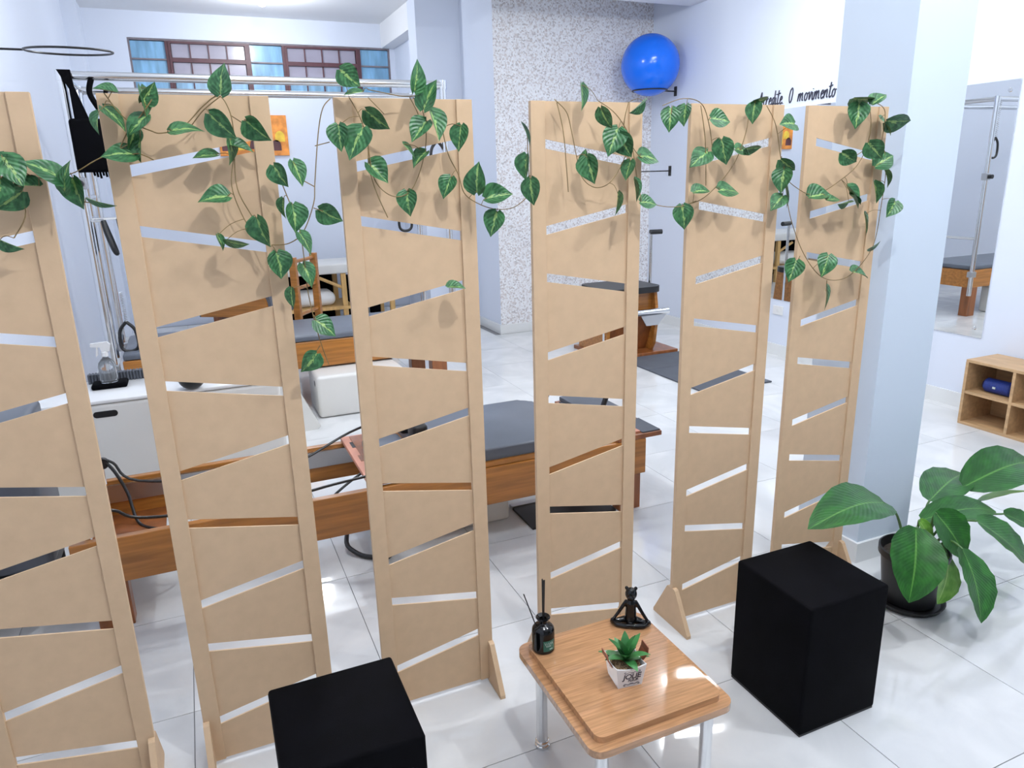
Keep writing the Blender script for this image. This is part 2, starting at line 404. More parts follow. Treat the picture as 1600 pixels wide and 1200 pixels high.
# ------------------------------------------------------------------ ceiling lamps
def bulb_lamp(x, y, label, power, z=3.30):
    e = empty('ceiling_lamp', (x, y, z), label, 'lamp', 'round ceiling lamps')
    obj('rose', lathe(NB(), [(0.055, ZC-z-0.03), (0.07, ZC-z-0.022), (0.07, ZC-z)], (x, y, z)), 'white_gloss', e, smooth=True)
    obj('socket', lathe(NB(), [(0.020, 0.035), (0.020, ZC-z-0.028)], (x, y, z), 16), 'white_gloss', e, smooth=True)
    bm = NB(); sphere(bm, (x, y, z), 0.045, (1, 1, 0.95)); obj('bulb', bm, 'lamp_glow', e, smooth=True)
    l = bpy.data.lights.new('lamp_light', 'POINT'); l.energy = power; l.shadow_soft_size = 0.03; l.color = LAMP_COL
    lo = bpy.data.objects.new('lamp_light', l); link(lo); lo.parent = e; lo.location = (0, 0, -0.10)
def tube_lamp(x, y, label, length, power, z=3.36):
    e = empty('ceiling_lamp', (x, y, z), label, 'lamp')
    obj('housing', B(x-length/2-0.02, x+length/2+0.02, y-0.05, y+0.05, z+0.012, ZC, bev=0.006), 'white_gloss', e)
    obj('diffuser', B(x-length/2, x+length/2, y-0.04, y+0.04, z, z+0.012), 'lamp_glow', e)
    l = bpy.data.lights.new('lamp_light', 'AREA'); l.shape = 'RECTANGLE'; l.size = length; l.size_y = 0.09
    l.energy = power; l.color = LAMP_COL
    lo = bpy.data.objects.new('lamp_light', l); link(lo); lo.parent = e; lo.location = (0, 0, -0.006)
tube_lamp(3.09, 3.69, 'linear ceiling lamp over the open floor beyond the screens, nearer to them', 0.62, 30)
tube_lamp(3.60, 4.45, 'linear ceiling lamp over the grey exercise mat', 0.62, 30)
bulb_lamp(0.70, 4.50, 'round ceiling lamp over the long white box', 88)
bulb_lamp(0.93, 8.2, 'round white ceiling lamp in front of the high maroon window', 48, 3.33)
bulb_lamp(0.80, 0.58, 'round ceiling lamp over the left black pouf', 102)
bulb_lamp(2.35, 0.58, 'round ceiling lamp over the right black pouf', 92)
bulb_lamp(3.25, 1.75, 'round ceiling lamp between the pillar and the wooden cubby shelf', 20)
bulb_lamp(1.60, -1.60, 'round ceiling lamp near the front wall behind the camera', 12)

# ------------------------------------------------------------------ mirrors and lettering on the right wall
mir = empty('wall_mirror', (XR, 4.67, 0.5), 'long frameless wall mirror of four sheets below the lettering', 'mirror')
for k in range(4):
    y0 = 3.07+0.8*k
    sh = obj('mirror_sheet', B(XR-0.006, XR-0.001, y0+0.0015, y0+0.7985, 0.50, 2.10), 'mirror', mir)
    for yy in (y0+0.06, y0+0.74):
        for zz in (0.56, 2.04):
            bm = NB(); tube(bm, [(XR-0.006, yy, zz), (XR-0.014, yy, zz)], [0.014, 0.010], 14)
            obj('mirror_screw', bm, 'chrome', sh, smooth=True)

GLY = {   # hand-written strokes in a cell one x-height tall
 'm': (1.25, [[(0,0),(0.05,0.95)],[(0.03,0.3),(0.2,0.85),(0.38,0.95),(0.42,0.6),(0.42,0)],[(0.42,0.4),(0.62,0.88),(0.80,0.95),(0.85,0.6),(0.86,0.1),(1.05,0.1)]]),
 'n': (0.85, [[(0,0),(0.05,0.95)],[(0.03,0.3),(0.25,0.85),(0.45,0.95),(0.5,0.6),(0.5,0.1),(0.68,0.1)]]),
 'o': (0.75, [[(0.3,0.95),(0.08,0.7),(0.05,0.25),(0.25,0),(0.48,0.2),(0.52,0.65),(0.3,0.95),(0.45,0.8),(0.7,0.85)]]),
 'v': (0.70, [[(0,0.9),(0.12,0.9),(0.22,0.05),(0.45,0.6),(0.5,0.95),(0.65,0.85)]]),
 'i': (0.40, [[(0.05,0.9),(0.08,0.15),(0.2,0.0),(0.35,0.15)],[(0.08,1.25),(0.10,1.32)]]),
 'e': (0.65, [[(0.05,0.45),(0.4,0.6),(0.42,0.85),(0.25,0.95),(0.06,0.6),(0.1,0.15),(0.3,0),(0.55,0.2)]]),
 't': (0.55, [[(0.15,1.75),(0.1,0.3),(0.2,0),(0.45,0.15)],[(-0.12,1.25),(0.5,1.38)]]),
 'd': (0.75, [[(0.45,0.85),(0.2,0.9),(0.05,0.45),(0.15,0.02),(0.35,0.15),(0.5,0.8),(0.52,1.8)],[(0.5,0.8),(0.5,0.15),(0.7,0.1)]]),
 'c': (0.60, [[(0.45,0.85),(0.25,0.95),(0.06,0.6),(0.1,0.15),(0.3,0),(0.55,0.2)]]),
 'r': (0.60, [[(0,0),(0.06,0.95)],[(0.04,0.5),(0.2,0.85),(0.45,0.9)]]),
 'A': (1.10, [[(0,0),(0.25,0.9),(0.5,1.8),(0.62,0.9),(0.75,0)],[(0.15,0.7),(0.7,0.75)]]),
 'O': (1.00, [[(0.38,1.8),(0.1,1.4),(0.05,0.6),(0.25,0.02),(0.52,0.2),(0.62,1.0),(0.55,1.6),(0.38,1.8)]]),
 '.': (0.40, [[(0.05,0),(0.07,0.06)]]), ' ': (0.85, [])}
def write_right_wall(text, y, z, h, r):
    """stroke letters on the right wall, reading towards the camera (decreasing y)"""
    e = empty('wall_lettering', (XR, y, z), 'black handwritten lettering on the white wall above the mirror', 'lettering')
    for ch in text:
        wd, strokes = GLY[ch]
        if strokes:
            bm = NB()
            for s in strokes:
                pts = [(XR-0.004, y-(px+0.14*py)*h*0.88, z+py*h) for px, py in s]
                if len(s) > 2: pts = smooth_path(pts, 4)
                tube(bm, pts, r, 6)
            obj('letter', bm, 'print_dark', e, smooth=True)
        y -= wd*h*0.88
    return e
write_right_wall('Acredite. O movimento', 5.345, 2.143, 0.0625, 0.0050)

# outlet
e = empty('wall_outlet', (XR, 4.92, 0.40), 'white electrical outlet low on the wall under the mirror', 'outlet')
obj('cover_plate', B(XR-0.010, XR-0.0005, 4.86, 4.98, 0.365, 0.445, bev=0.003), 'white_gloss', e)
obj('socket', B(XR-0.013, XR-0.010, 4.905, 4.935, 0.39, 0.42), 'skirting', e)

# ball and wall holders
bc = at_x(1016, 102, 4.385)
ball = obj('exercise_ball', sphere(NB(), bc, 0.288, u=40, v=24), 'ball_blue', smooth=True, loc=tuple(bc))
tag(ball, 'large shiny blue exercise ball held high in the wall corner', 'ball')
def ring_holder(c, r, wall_x, label, sag=0.0, rod=0.007):
    e = empty('ball_holder', (wall_x, c[1], c[2]), label, 'ball holder')
    pts = [(c[0]+r*math.cos(2*math.pi*k/40), c[1]+r*math.sin(2*math.pi*k/40), c[2]+sag*r*math.sin(2*math.pi*k/40)) for k in range(41)]
    obj('ring', T(pts, rod, 8, False), 'black_plastic', e, smooth=True)
    sgn = 1 if wall_x > c[0] else -1
    obj('arm', T([(c[0]+sgn*(r-0.002), c[1], c[2]), (wall_x-sgn*0.008, c[1], c[2])], rod, 8), 'black_plastic', e, smooth=True)
    obj('wall_plate', B(min(wall_x, wall_x-sgn*0.008), max(wall_x, wall_x-sgn*0.008), c[1]-0.02, c[1]+0.02, c[2]-0.045, c[2]+0.045), 'black_plastic', e)
ring_holder((4.385, bc.y, bc.z-0.235), 0.172, XR, 'black ring bracket carrying the blue exercise ball')
rc = at_y(108, 80, 3.85)
ring_holder((rc.x, 3.85, rc.z), 0.168, XL, 'empty black wire ball ring on the left wall', 0.06, 0.0045)
pb = at_x(1047, 267, XR)
e = empty('wall_peg', tuple(pb), 'thin black peg bar on the wall beneath the blue ball', 'peg')
obj('bar', T([(XR-0.008, pb.y, pb.z), (XR-0.50, pb.y, pb.z+0.0)], 0.006, 8), 'black_plastic', e, smooth=True)
obj('wall_plate', B(XR-0.008, XR, pb.y-0.02, pb.y+0.02, pb.z-0.05, pb.z+0.05), 'black_plastic', e)

# picture on the back wall
e = empty('wall_picture', (0.80, YB, 1.93), 'orange and yellow decorative picture on the back wall', 'picture')
obj('canvas', B(0.42, 1.19, YB-0.03, YB-0.001, 1.925, 2.375), 'art_orange', e)
def arch(cx, zb, w_, h_, n=16):
    return [(cx-w_/2, zb)]+[(cx-w_/2*math.cos(math.pi*k/n), zb+h_*0.45+h_*0.55*math.sin(math.pi*k/n)) for k in range(n+1)]+[(cx+w_/2, zb)]
obj('painted_arch', PR(arch(0.80, 1.99, 0.36, 0.34), 'y', YB-0.032, YB-0.030), 'art_yellow', e)
obj('painted_arch', PR(arch(0.80, 1.99, 0.22, 0.24), 'y', YB-0.034, YB-0.032), 'art_orange', e)
obj('painted_peak', PR([(0.74, 2.0), (0.77, 2.10), (0.80, 2.24), (0.83, 2.10), (0.86, 2.0)], 'y', YB-0.036, YB-0.034), 'art_dark', e)
for q in range(4):
    cx = 0.50+0.05*(q % 2)+(0.55 if q > 1 else 0)
    obj('painted_dome', PR(arch(cx, 1.98+0.1*(q % 2), 0.11, 0.12), 'y', YB-0.032, YB-0.030), 'art_yellow' if q % 2 else 'art_dark', e)

# ------------------------------------------------------------------ wooden cubby shelf by the right wall
CX0, CX1, CY1, CZ = 4.39, 4.685, 2.945, 0.425
CY0 = CY1-1.20
e = empty('cubby_shelf', ((CX0+CX1)/2, (CY0+CY1)/2, 0), 'low oak cubby shelf with open compartments against the right wall', 'shelf')
t = 0.018
obj('top_board', B(CX0, CX1, CY0, CY1, CZ-t, CZ, bev=0.002), 'oak', e)
obj('bottom_board', B(CX0, CX1, CY0, CY1, 0, t, bev=0.002), 'oak', e)
for yy in (CY1-t, CY0): obj('side_board', B(CX0, CX1, yy, yy+t, t, CZ-t), 'oak', e)
for k in range(1, 4):
    yy = CY1-t-k*(1.2-t)/4; obj('divider', B(CX0+0.001, CX1, yy, yy+t, t, CZ-t), 'oak', e)
for k in range(4):
    ya = CY1-t-k*(1.2-t)/4
    obj('shelf_board', B(CX0+0.002, CX1, ya-(1.2-t)/4+t, ya, 0.205, 0.205+t), 'oak', e)
obj('back_board', B(CX1-0.006, CX1, CY0+t, CY1-t, t, CZ-t), 'oak', e)
sy = CY1-0.17
e = empty('portable_speaker', (CX0+0.10, sy, 0.223), 'dark blue cylindrical portable speaker in the upper left cubby', 'speaker')
bm = NB(); tube(bm, [(CX0+0.10, sy-0.085, 0.268), (CX0+0.10, sy-0.075, 0.268), (CX0+0.10, sy+0.075, 0.268), (CX0+0.10, sy+0.085, 0.268)], [0.036, 0.045, 0.045, 0.036], 24)
obj('body', bm, 'speaker_blue', e, smooth=True)
for s_ in (-1, 1):
    obj('end_cap', T([(CX0+0.10, sy+s_*0.083, 0.268), (CX0+0.10, sy+s_*0.094, 0.268)], [0.038, 0.030], 24), 'dark_blue', e, smooth=True)
obj('logo_plate', B(CX0+0.052, CX0+0.057, sy-0.002, sy+0.016, 0.262, 0.274), 'print_pale', e)

# ------------------------------------------------------------------ slatted screens
PW, PH, PZ0, STILE, PT = 0.362, 1.806, 0.014, 0.044, 0.015
GAP, SL = 0.0255, 0.19
def screen(kind):
    """kind +1: the bottom slot rises to the right. Local origin: bottom left front corner"""
    parts = []
    def p(name, bm, m): 
        o = obj(name, bm, m, None, loc=(0, 0, 0)); parts.append(o); return o
    for xx in (0, PW-STILE): p('stile', B(xx, xx+STILE, 0, PT, PZ0, PH, bev=0.0008, seg=1), 'mdf')
    def edge(k, x, side):     # height of the slot k's lower(-1)/upper(+1) edge at x
        s_ = kind*(1 if k % 2 == 0 else -1)
        return 0.168+0.1875*k+s_*SL*(x-PW/2)+side*GAP/2
    xa, xb = STILE, PW-STILE
    for k in range(10):
        lo = (PZ0, PZ0) if k == 0 else (edge(k-1, xa, 1), edge(k-1, xb, 1))
        hi = (PH, PH) if k == 9 else (edge(k, xa, -1), edge(k, xb, -1))
        p('board', PR([(xa, lo[0]), (xb, lo[1]), (xb, hi[1]), (xa, hi[0])], 'y', 0.0062, 0.0108), 'mdf')
    for xx in (0.0, PW-0.015):
        m_ = PT/2
        p('foot', PR([(-0.105+m_, 0), (-0.105+m_, 0.012), (-0.098+m_, 0.022), (-0.024+m_, 0.150), (-0.017+m_, 0.154), (0.017+m_, 0.154), (0.024+m_, 0.150), (0.098+m_, 0.022), (0.105+m_, 0.012), (0.105+m_, 0)], 'x', xx-0.0007, xx+0.0157), 'mdf')
    return parts
protos = {1: screen(1), -1: screen(-1)}
used = {1: False, -1: False}
SX = [-0.640, -0.154, 0.361, 0.894, 1.429, 1.893]
SK = [-1, 1, 1, -1, 1, -1]
SYF = 1.915
SLAB = ['leftmost slatted MDF screen, cut off by the left edge of the picture',
        'second slatted MDF screen from the left, widest one seen whole',
        'third slatted MDF screen from the left, behind the left black pouf',
        'fourth slatted MDF screen from the left, standing behind the wooden side table',
        'fifth slatted MDF screen from the left, between the table and the right black pouf',
        'rightmost slatted MDF screen, standing against the blue-white pillar']
for x, k, lab in zip(SX, SK, SLAB):
    e = empty('slatted_screen', (x, SYF, 0), lab, 'screen', 'slatted MDF screens standing in a row')
    for q in protos[k]:
        if not used[k]: o = q
        else: o = link(q.copy())
        o.parent = e; o.location = (0, 0, 0)
    used[k] = True

# ------------------------------------------------------------------ black poufs
def pouf(x0, x1, y0, y1, h, label):
    e = empty('pouf', ((x0+x1)/2, (y0+y1)/2, 0), label, 'pouf', 'black cube poufs')
    obj('cover', B(x0, x1, y0, y1, 0.006, h, bev=0.009, seg=3), 'black_fabric', e, smooth=True)
    obj('base_board', B(x0+0.004, x1-0.004, y0+0.004, y1-0.004, 0, 0.007), 'black_plastic', e)
pouf(1.436, 1.738, 1.291, 1.598, 0.430, 'tall black fabric cube pouf beside the potted plant')
pouf(0.020, 0.326, 1.298, 1.606, 0.430, 'black fabric cube pouf cut off by the bottom edge, left of the table')

# ------------------------------------------------------------------ side table
TX0, TX1, TY0, TY1, TZ = 0.694, 1.108, 1.200, 1.655, 0.310
TCX, TCY = (TX0+TX1)/2, (TY0+TY1)/2
e = empty('side_table', (TCX, TCY, 0), 'low wooden side table with rounded double top and chrome legs', 'table')
obj('lower_top', PR(rrect(TX0, TX1, TY0, TY1, 0.035), 'z', TZ-0.020, TZ), 'table_wood', e)
obj('upper_top', PR(rrect(TX0+0.024, TX1-0.024, TY0+0.024, TY1-0.024, 0.022), 'z', TZ, TZ+0.018), 'table_wood', e)
for lx in (0.744, 1.058):
    for ly in (1.250, 1.588):
        lg = obj('leg', T([(lx, ly, 0.006), (lx, ly, TZ-0.020)], 0.0165, 20), 'chrome', e, smooth=True)
        obj('leg_foot', lathe(NB(), [(0.018, 0), (0.022, 0.002), (0.022, 0.009), (0.0185, 0.011), (0.0185, 0.014), (0.0205, 0.016), (0.0205, 0.020), (0.017, 0.022)], (lx, ly, 0), 20), 'chrome', lg, smooth=True)
TT = TZ+0.018

# reed diffuser
dx, dy = 0.752, 1.588
e = empty('reed_diffuser', (dx, dy, TT), 'dark glass reed diffuser bottle with green label on the table corner', 'diffuser')
obj('bottle', lathe(NB(), [(0.0285, 0.0), (0.0315, 0.003), (0.0320, 0.010), (0.0320, 0.058), (0.0305, 0.069), (0.024, 0.077), (0.014, 0.081), (0.011, 0.084), (0.011, 0.092), (0.019, 0.098), (0.0205, 0.101), (0.0195, 0.103), (0.010, 0.097), (0.009, 0.091)], (dx, dy, TT), 32), 'black_gloss', e, smooth=True)
a0 = math.atan2(-dy, -dx)+0.55
bm = NB(); n = 10; rows = []
for zz in (0.011, 0.044):
    rows.append([bm.verts.new((dx+0.0325*math.cos(a0-0.55+1.1*k/n), dy+0.0325*math.sin(a0-0.55+1.1*k/n), TT+zz)) for k in range(n+1)])
for k in range(n): bm.faces.new((rows[0][k], rows[0][k+1], rows[1][k+1], rows[1][k]))
lb = obj('bottle_label', bm, 'label_green', e, smooth=True)
bm = NB()
for r_, (z0, z1, s0, s1) in enumerate(((0.031, 0.039, -0.42, 0.34), (0.025, 0.030, -0.30, 0.15), (0.016, 0.019, 0.0, 0.3))):
    n = 9; pts = []
    for k in range(n+1):
        a = a0+s0+(s1-s0)*k/n; pts.append((dx+0.0328*math.cos(a), dy+0.0328*math.sin(a), TT+(z0 if k % 2 else z1)))
    tube(bm, pts, 0.0007, 5)
obj('label_print', bm, 'print_pale', lb)
for (ox, oy, L_, rr) in ((0.003, 0.0, 0.215, 0.002), (0.008, 0.004, 0.212, 0.002), (-0.048, 0.02, 0.175, 0.0017), (0.004, 0.009, 0.214, 0.002)):
    obj('reed', T([(dx+ox*0.05, dy+oy*0.05, TT+0.02), (dx+ox, dy+oy, TT+L_)], rr, 8), 'black_plastic', e, smooth=True)

# potted succulent with lettered pot
sp = at_z(976, 1060, TT); scx, scy = sp.x, sp.y
RZ = math.radians(-8)
e = empty('potted_succulent', (scx, scy, TT), 'small green succulent in a white lettered metal pot with brown leather handles', 'potted plant', rotz=RZ)
hb, ht, PHT = 0.033, 0.042, 0.066
bm = NB()
def ringv(h, z, dip=0.0, n=8):
    out = []
    for (ax, ay), (bx, by) in (((-1, -1), (1, -1)), ((1, -1), (1, 1)), ((1, 1), (-1, 1)), ((-1, 1), (-1, -1))):
        for k in range(n):
            t_ = k/n; out.append(bm.verts.new((h*(ax+(bx-ax)*t_), h*(ay+(by-ay)*t_), z-dip*math.sin(math.pi*t_))))
    return out
r0 = ringv(hb, 0.0); r1 = ringv(ht, PHT, 0.008); r2 = ringv(ht-0.0025, PHT, 0.008); r3 = ringv(hb+0.004, 0.03)
for a, b_ in ((r0, r1), (r1, r2), (r2, r3)):
    for k in range(32): bm.faces.new((a[k], a[(k+1) % 32], b_[(k+1) % 32], b_[k]))
bm.faces.new(r0[::-1]); bm.faces.new(r3)
pot = obj('pot', bm, 'white_gloss', e, local=True)
gr = obj('gravel', B(-0.036, 0.036, -0.036, 0.036, 0.032, 0.052, bev=0.004), 'gravel', e, local=True)
bm = NB()
for k in range(240):
    gx, gy = random.uniform(-0.034, 0.034), random.uniform(-0.034, 0.034)
    bmesh.ops.create_icosphere(bm, subdivisions=1, radius=random.uniform(0.0012, 0.0022), matrix=Matrix.Translation((gx, gy, 0.053)))
gp = obj('pebbles', bm, 'gravel', e, local=True); gp['kind'] = 'stuff'
def text_mesh(body, size):
    c = bpy.data.curves.new('txt', 'FONT'); c.body = body; c.size = size; c.align_x = 'CENTER'; c.extrude = 0.0003; c.shear = 0.12; c.space_character = 0.92
    c.offset = size*0.018
    o = bpy.data.objects.new('txt', c); link(o); bpy.context.view_layer.update()
    me = bpy.data.meshes.new_from_object(o.evaluated_get(bpy.context.evaluated_depsgraph_get()))
    bpy.data.objects.remove(o); bm_ = NB(); bm_.from_mesh(me); return bm_
slope = math.atan2(ht-hb, PHT)
def on_pot(bm_, x, z):
    y = -(hb+(ht-hb)*z/PHT)-0.0007
    bmesh.ops.transform(bm_, verts=bm_.verts, matrix=Matrix.Translation((x, y, z)) @ Matrix.Rotation(math.radians(90)+slope, 4, 'X')); return bm_
obj('lettering', on_pot(text_mesh('JOLIE', 0.0230), 0.003, 0.0275), 'print_dark', pot, local=True)
obj('lettering', on_pot(text_mesh('FLEUR', 0.0110), 0.007, 0.0180), 'print_dark', pot, local=True)
for z_, s_ in ((0.0465, 1), (0.0105, -1)):
    bm = NB()
    for sd in (-1, 1):
        tube(bm, smooth_path([(sd*0.002, 0, 0), (sd*0.009, 0.0025*s_, 0), (sd*0.017, -0.001*s_, 0), (sd*0.022, 0.002*s_, 0), (sd*0.020, 0.005*s_, 0), (sd*0.017, 0.003*s_, 0)], 4), 0.0007, 5)
    box(bm, -0.004, 0.004, -0.001, 0.001, -0.0003, 0.0005)
    obj('ornament', on_pot(bm, 0.003, z_), 'print_dark', pot, local=True)
for sd in (-1, 1):   # leather handles
    bm = NB()
    pth = [(sd*0.0385, 0.048), (sd*0.044, 0.060), (sd*0.054, 0.078), (sd*0.056, 0.094)]
    wd = [0.011, 0.017, 0.020, 0.019]; rows = []
    for (hx, hz), w_ in zip(pth, wd):
        rows.append([bm.verts.new((hx+q*0.0022*sd, yy, hz)) for q in (0, 1) for yy in (-w_, w_)])
    for a, b_ in zip(rows, rows[1:]):
        for i, j in ((0, 1), (1, 3), (3, 2), (2, 0)): bm.faces.new((a[i], a[j], b_[j], b_[i]))
    bm.faces.new((rows[0][0], rows[0][1], rows[0][3], rows[0][2])); bm.faces.new((rows[-1][0], rows[-1][2], rows[-1][3], rows[-1][1]))
    hd = obj('handle', bm, 'leather', e, local=True)
    obj('rivet', sphere(NB(), (sd*0.0415, 0, 0.050), 0.0025, u=10, v=6), 'chrome', hd, local=True, smooth=True)
def blade(base, d, L_, w_, droop, n=7):
    bm = NB(); rows = []
    d = Vector(d).normalized(); side = d.cross(Vector((0, 0, 1))).normalized()
    if side.length < 0.1: side = Vector((1, 0, 0))
    up = side.cross(d)
    prof = [0.55, 0.85, 1.0, 0.98, 0.8, 0.5, 0.04]
    for i in range(n):
        t_ = i/(n-1); c = Vector(base)+d*L_*t_+Vector((0, 0, -droop*t_*t_*L_))
        w2 = w_*prof[i]
        rows.append([bm.verts.new(c-side*w2+up*w2*0.35), bm.verts.new(c-up*0.0012), bm.verts.new(c+side*w2+up*w2*0.35), bm.verts.new(c+up*0.0016)])
    for a, b_ in zip(rows, rows[1:]):
        for k in range(4): bm.faces.new((a[k], a[(k+1) % 4], b_[(k+1) % 4], b_[k]))
    return bm
for i in range(14):
    an = i*2.4; el = 0.25+0.075*i
    d = (math.cos(an)*math.cos(min(el, 1.35)), math.sin(an)*math.cos(min(el, 1.35)), math.sin(min(el, 1.35)))
    obj('leaf', blade((0.002, 0, 0.052+i*0.0014), d, 0.070+0.010*math.sin(i*1.7), 0.0130, 0.25 if i < 6 else 0.08), 'succulent', e, local=True, smooth=True)

# black cat-eared figurine in lotus pose
fp = at_z(988, 974, TT)
e_loc = (fp.x-0.004, fp.y+0.004, TT)
bm = NB()
FS = 0.92
tube(bm, [(0, 0, 0.008), (0, 0.002, 0.030), (0, 0.002, 0.056), (0, 0, 0.077), (0, 0, 0.089)], [0.0215, 0.0185, 0.0170, 0.0165, 0.0085], 18)
sphere(bm, (0, -0.001, 0.1075), 0.0190, (1.0, 0.92, 1.15))
sphere(bm, (0, -0.016, 0.101), 0.0088, (1, 0.8, 0.8)); sphere(bm, (0, -0.0232, 0.104), 0.0032)
for sd in (-1, 1):
    sphere(bm, (sd*0.0145, 0.001, 0.1265), 0.0058, (1, 0.8, 1.15)); sphere(bm, (sd*0.0075, -0.0165, 0.113), 0.0030)
    tube(bm, [(sd*0.012, 0, 0.081), (sd*0.0225, -0.002, 0.067), (sd*0.038, -0.007, 0.042), (sd*0.056, -0.013, 0.017)], [0.0075, 0.0064, 0.0056, 0.0050], 10)
    sphere(bm, (sd*0.057, -0.014, 0.0165), 0.0072)
    tube(bm, [(sd*0.012, 0.004, 0.012), (sd*0.036, -0.004, 0.010), (sd*0.058, -0.012, 0.009), (sd*0.042, -0.024, 0.008), (sd*0.012, -0.031, 0.009), (-sd*0.014, -0.029, 0.011)], [0.0125, 0.0105, 0.0090, 0.0085, 0.0078, 0.0065], 12)
bmesh.ops.scale(bm, vec=(FS, FS, FS), verts=bm.verts)
fg = obj('cat_figurine', bm, 'black_gloss', None, smooth=True, loc=(0, 0, 0))
fg.location = e_loc; fg.rotation_euler = (0, 0, math.atan2(-e_loc[1], -e_loc[0])+math.pi/2)
mm = fg.modifiers.new('remesh', 'REMESH'); mm.mode = 'VOXEL'; mm.voxel_size = 0.0016; mm.use_smooth_shade = True
ms = fg.modifiers.new('smooth', 'SMOOTH'); ms.factor = 0.5; ms.iterations = 3
tag(fg, 'glossy black cat figurine meditating cross-legged at the back of the table', 'figurine')

# ------------------------------------------------------------------ peace lily
plx, ply = 2.335, 1.655
e = empty('potted_peace_lily', (plx, ply, 0), 'large broad-leaved green plant in a black plastic pot by the pillar', 'potted plant')
obj('pot', lathe(NB(), [(0.088, 0.012), (0.092, 0.016), (0.112, 0.195), (0.122, 0.200), (0.122, 0.225), (0.116, 0.227), (0.106, 0.19), (0.104, 0.185)], (plx, ply, 0), 36), 'black_plastic', e, smooth=True)
obj('saucer', lathe(NB(), [(0.095, 0), (0.118, 0.004), (0.128, 0.022), (0.124, 0.023), (0.110, 0.012)], (plx, ply, 0), 36), 'black_plastic', e, smooth=True)
obj('soil', lathe(NB(), [(0.105, 0.18), (0.105, 0.196), (0.06, 0.202), (0.01, 0.204)], (plx, ply, 0), 24), 'soil', e, smooth=True)
def lily_leaf(bp, tp, wpx, up, curve=0.18, m='lily_leaf', cup=0.22):
    """broad leaf from base point to tip point"""
    bm = NB(); uvl = bm.loops.layers.uv.new('uv')
    axis = tp-bp; L_ = axis.length; ax = axis.normalized()
    up = (up-ax*up.dot(ax)).normalized(); side = ax.cross(up)
    nu, nv = 8, 14; rows = []
    for j in range(nv+1):
        v = j/nv
        w_ = wpx*0.5*(math.sin(math.pi*min(1, (v*0.97+0.03))**0.80)**0.72)*(1.0 if v < 0.97 else 0.6)
        if j == nv: w_ = 0.0008
        c = bp+axis*v+up*(L_*curve*math.sin(math.pi*v)*0.8)
        row = []
        for i in range(nu+1):
            u = i/nu*2-1
            rip = 0.035*math.sin(v*30+abs(u)*3)*abs(u)*w_
            row.append((bm.verts.new(c+side*u*w_+up*(cup*w_*(abs(u)**1.3)-cup*0.3*w_+rip)), (i/nu, v)))
        rows.append(row)
    for j in range(nv):
        for i in range(nu):
            q = [rows[j][i], rows[j][i+1], rows[j+1][i+1], rows[j+1][i]]
            f = bm.faces.new([x_[0] for x_ in q])
            for lp, x_ in zip(f.loops, q): lp[uvl].uv = x_[1]
    return bm
LILY = [ # base px, base Y, tip px, tip Y, width px, upward bias, curve
 ((1383, 785), 1.62, (1262, 827), 1.52, 74, (-0.1, -0.4, 1), 0.12, 'lily_leaf'),
 ((1452, 782), 1.74, (1506, 740), 1.90, 60, (-0.3, -0.3, 1), 0.08, 'lily_leaf'),
 ((1506, 760), 1.76, (1612, 722), 1.80, 66, (0.0, -0.6, 1), 0.14, 'lily_leaf'),
 ((1440, 812), 1.66, (1556, 799), 1.66, 44, (0.1, -0.5, 1), 0.12, 'lily_leaf'),
 ((1530, 783), 1.75, (1625, 770), 1.78, 22, (-0.3, 0.2, 1), 0.05, 'lily_leaf_pale'),
 ((1432, 824), 1.52, (1420, 942), 1.42, 80, (-0.5, -1, 0.35), 0.10, 'lily_leaf'),
 ((1462, 800), 1.60, (1508, 872), 1.52, 62, (0.0, -1, 0.5), 0.10, 'lily_leaf'),
 ((1526, 812), 1.55, (1618, 908), 1.42, 66, (0.4, -0.8, 0.9), 0.12, 'lily_leaf'),
 ((1568, 802), 1.66, (1632, 840), 1.56, 42, (0.2, -0.6, 1), 0.10, 'lily_leaf'),
 ((1504, 856), 1.50, (1533, 974), 1.34, 70, (0.1, -1, 0.5), 0.10, 'lily_leaf'),
 ((1482, 868), 1.56, (1464, 944), 1.47, 46, (0.0, -1, 0.4), 0.10, 'lily_leaf_pale'),
 ((1436, 812), 1.62, (1458, 850), 1.58, 26, (0.2, -1, 0.5), 0.05, 'lily_leaf_pale'),
]
for i, (b2, by, t2, ty, wp, up, cv, mm_) in enumerate(LILY):
    bp, tp = at_y(*b2, by), at_y(*t2, ty)
    lf = obj('leaf', lily_leaf(bp, tp, wp*px_size((bp+tp)/2)*1.12, Vector(up), cv), mm_, e, smooth=True, angle=3.1)
    an = math.atan2(bp.y-ply, bp.x-plx); root = Vector((plx+0.04*math.cos(an), ply+0.04*math.sin(an), 0.195))
    midp = root.lerp(bp, 0.55)+Vector((0, 0, 0.05)); 
    obj('petiole', T(smooth_path([root, midp, bp+(tp-bp)*0.02], 6), [0.0048]*6+[0.0042]*6+[0.0034], 8), 'petiole', lf, smooth=True)

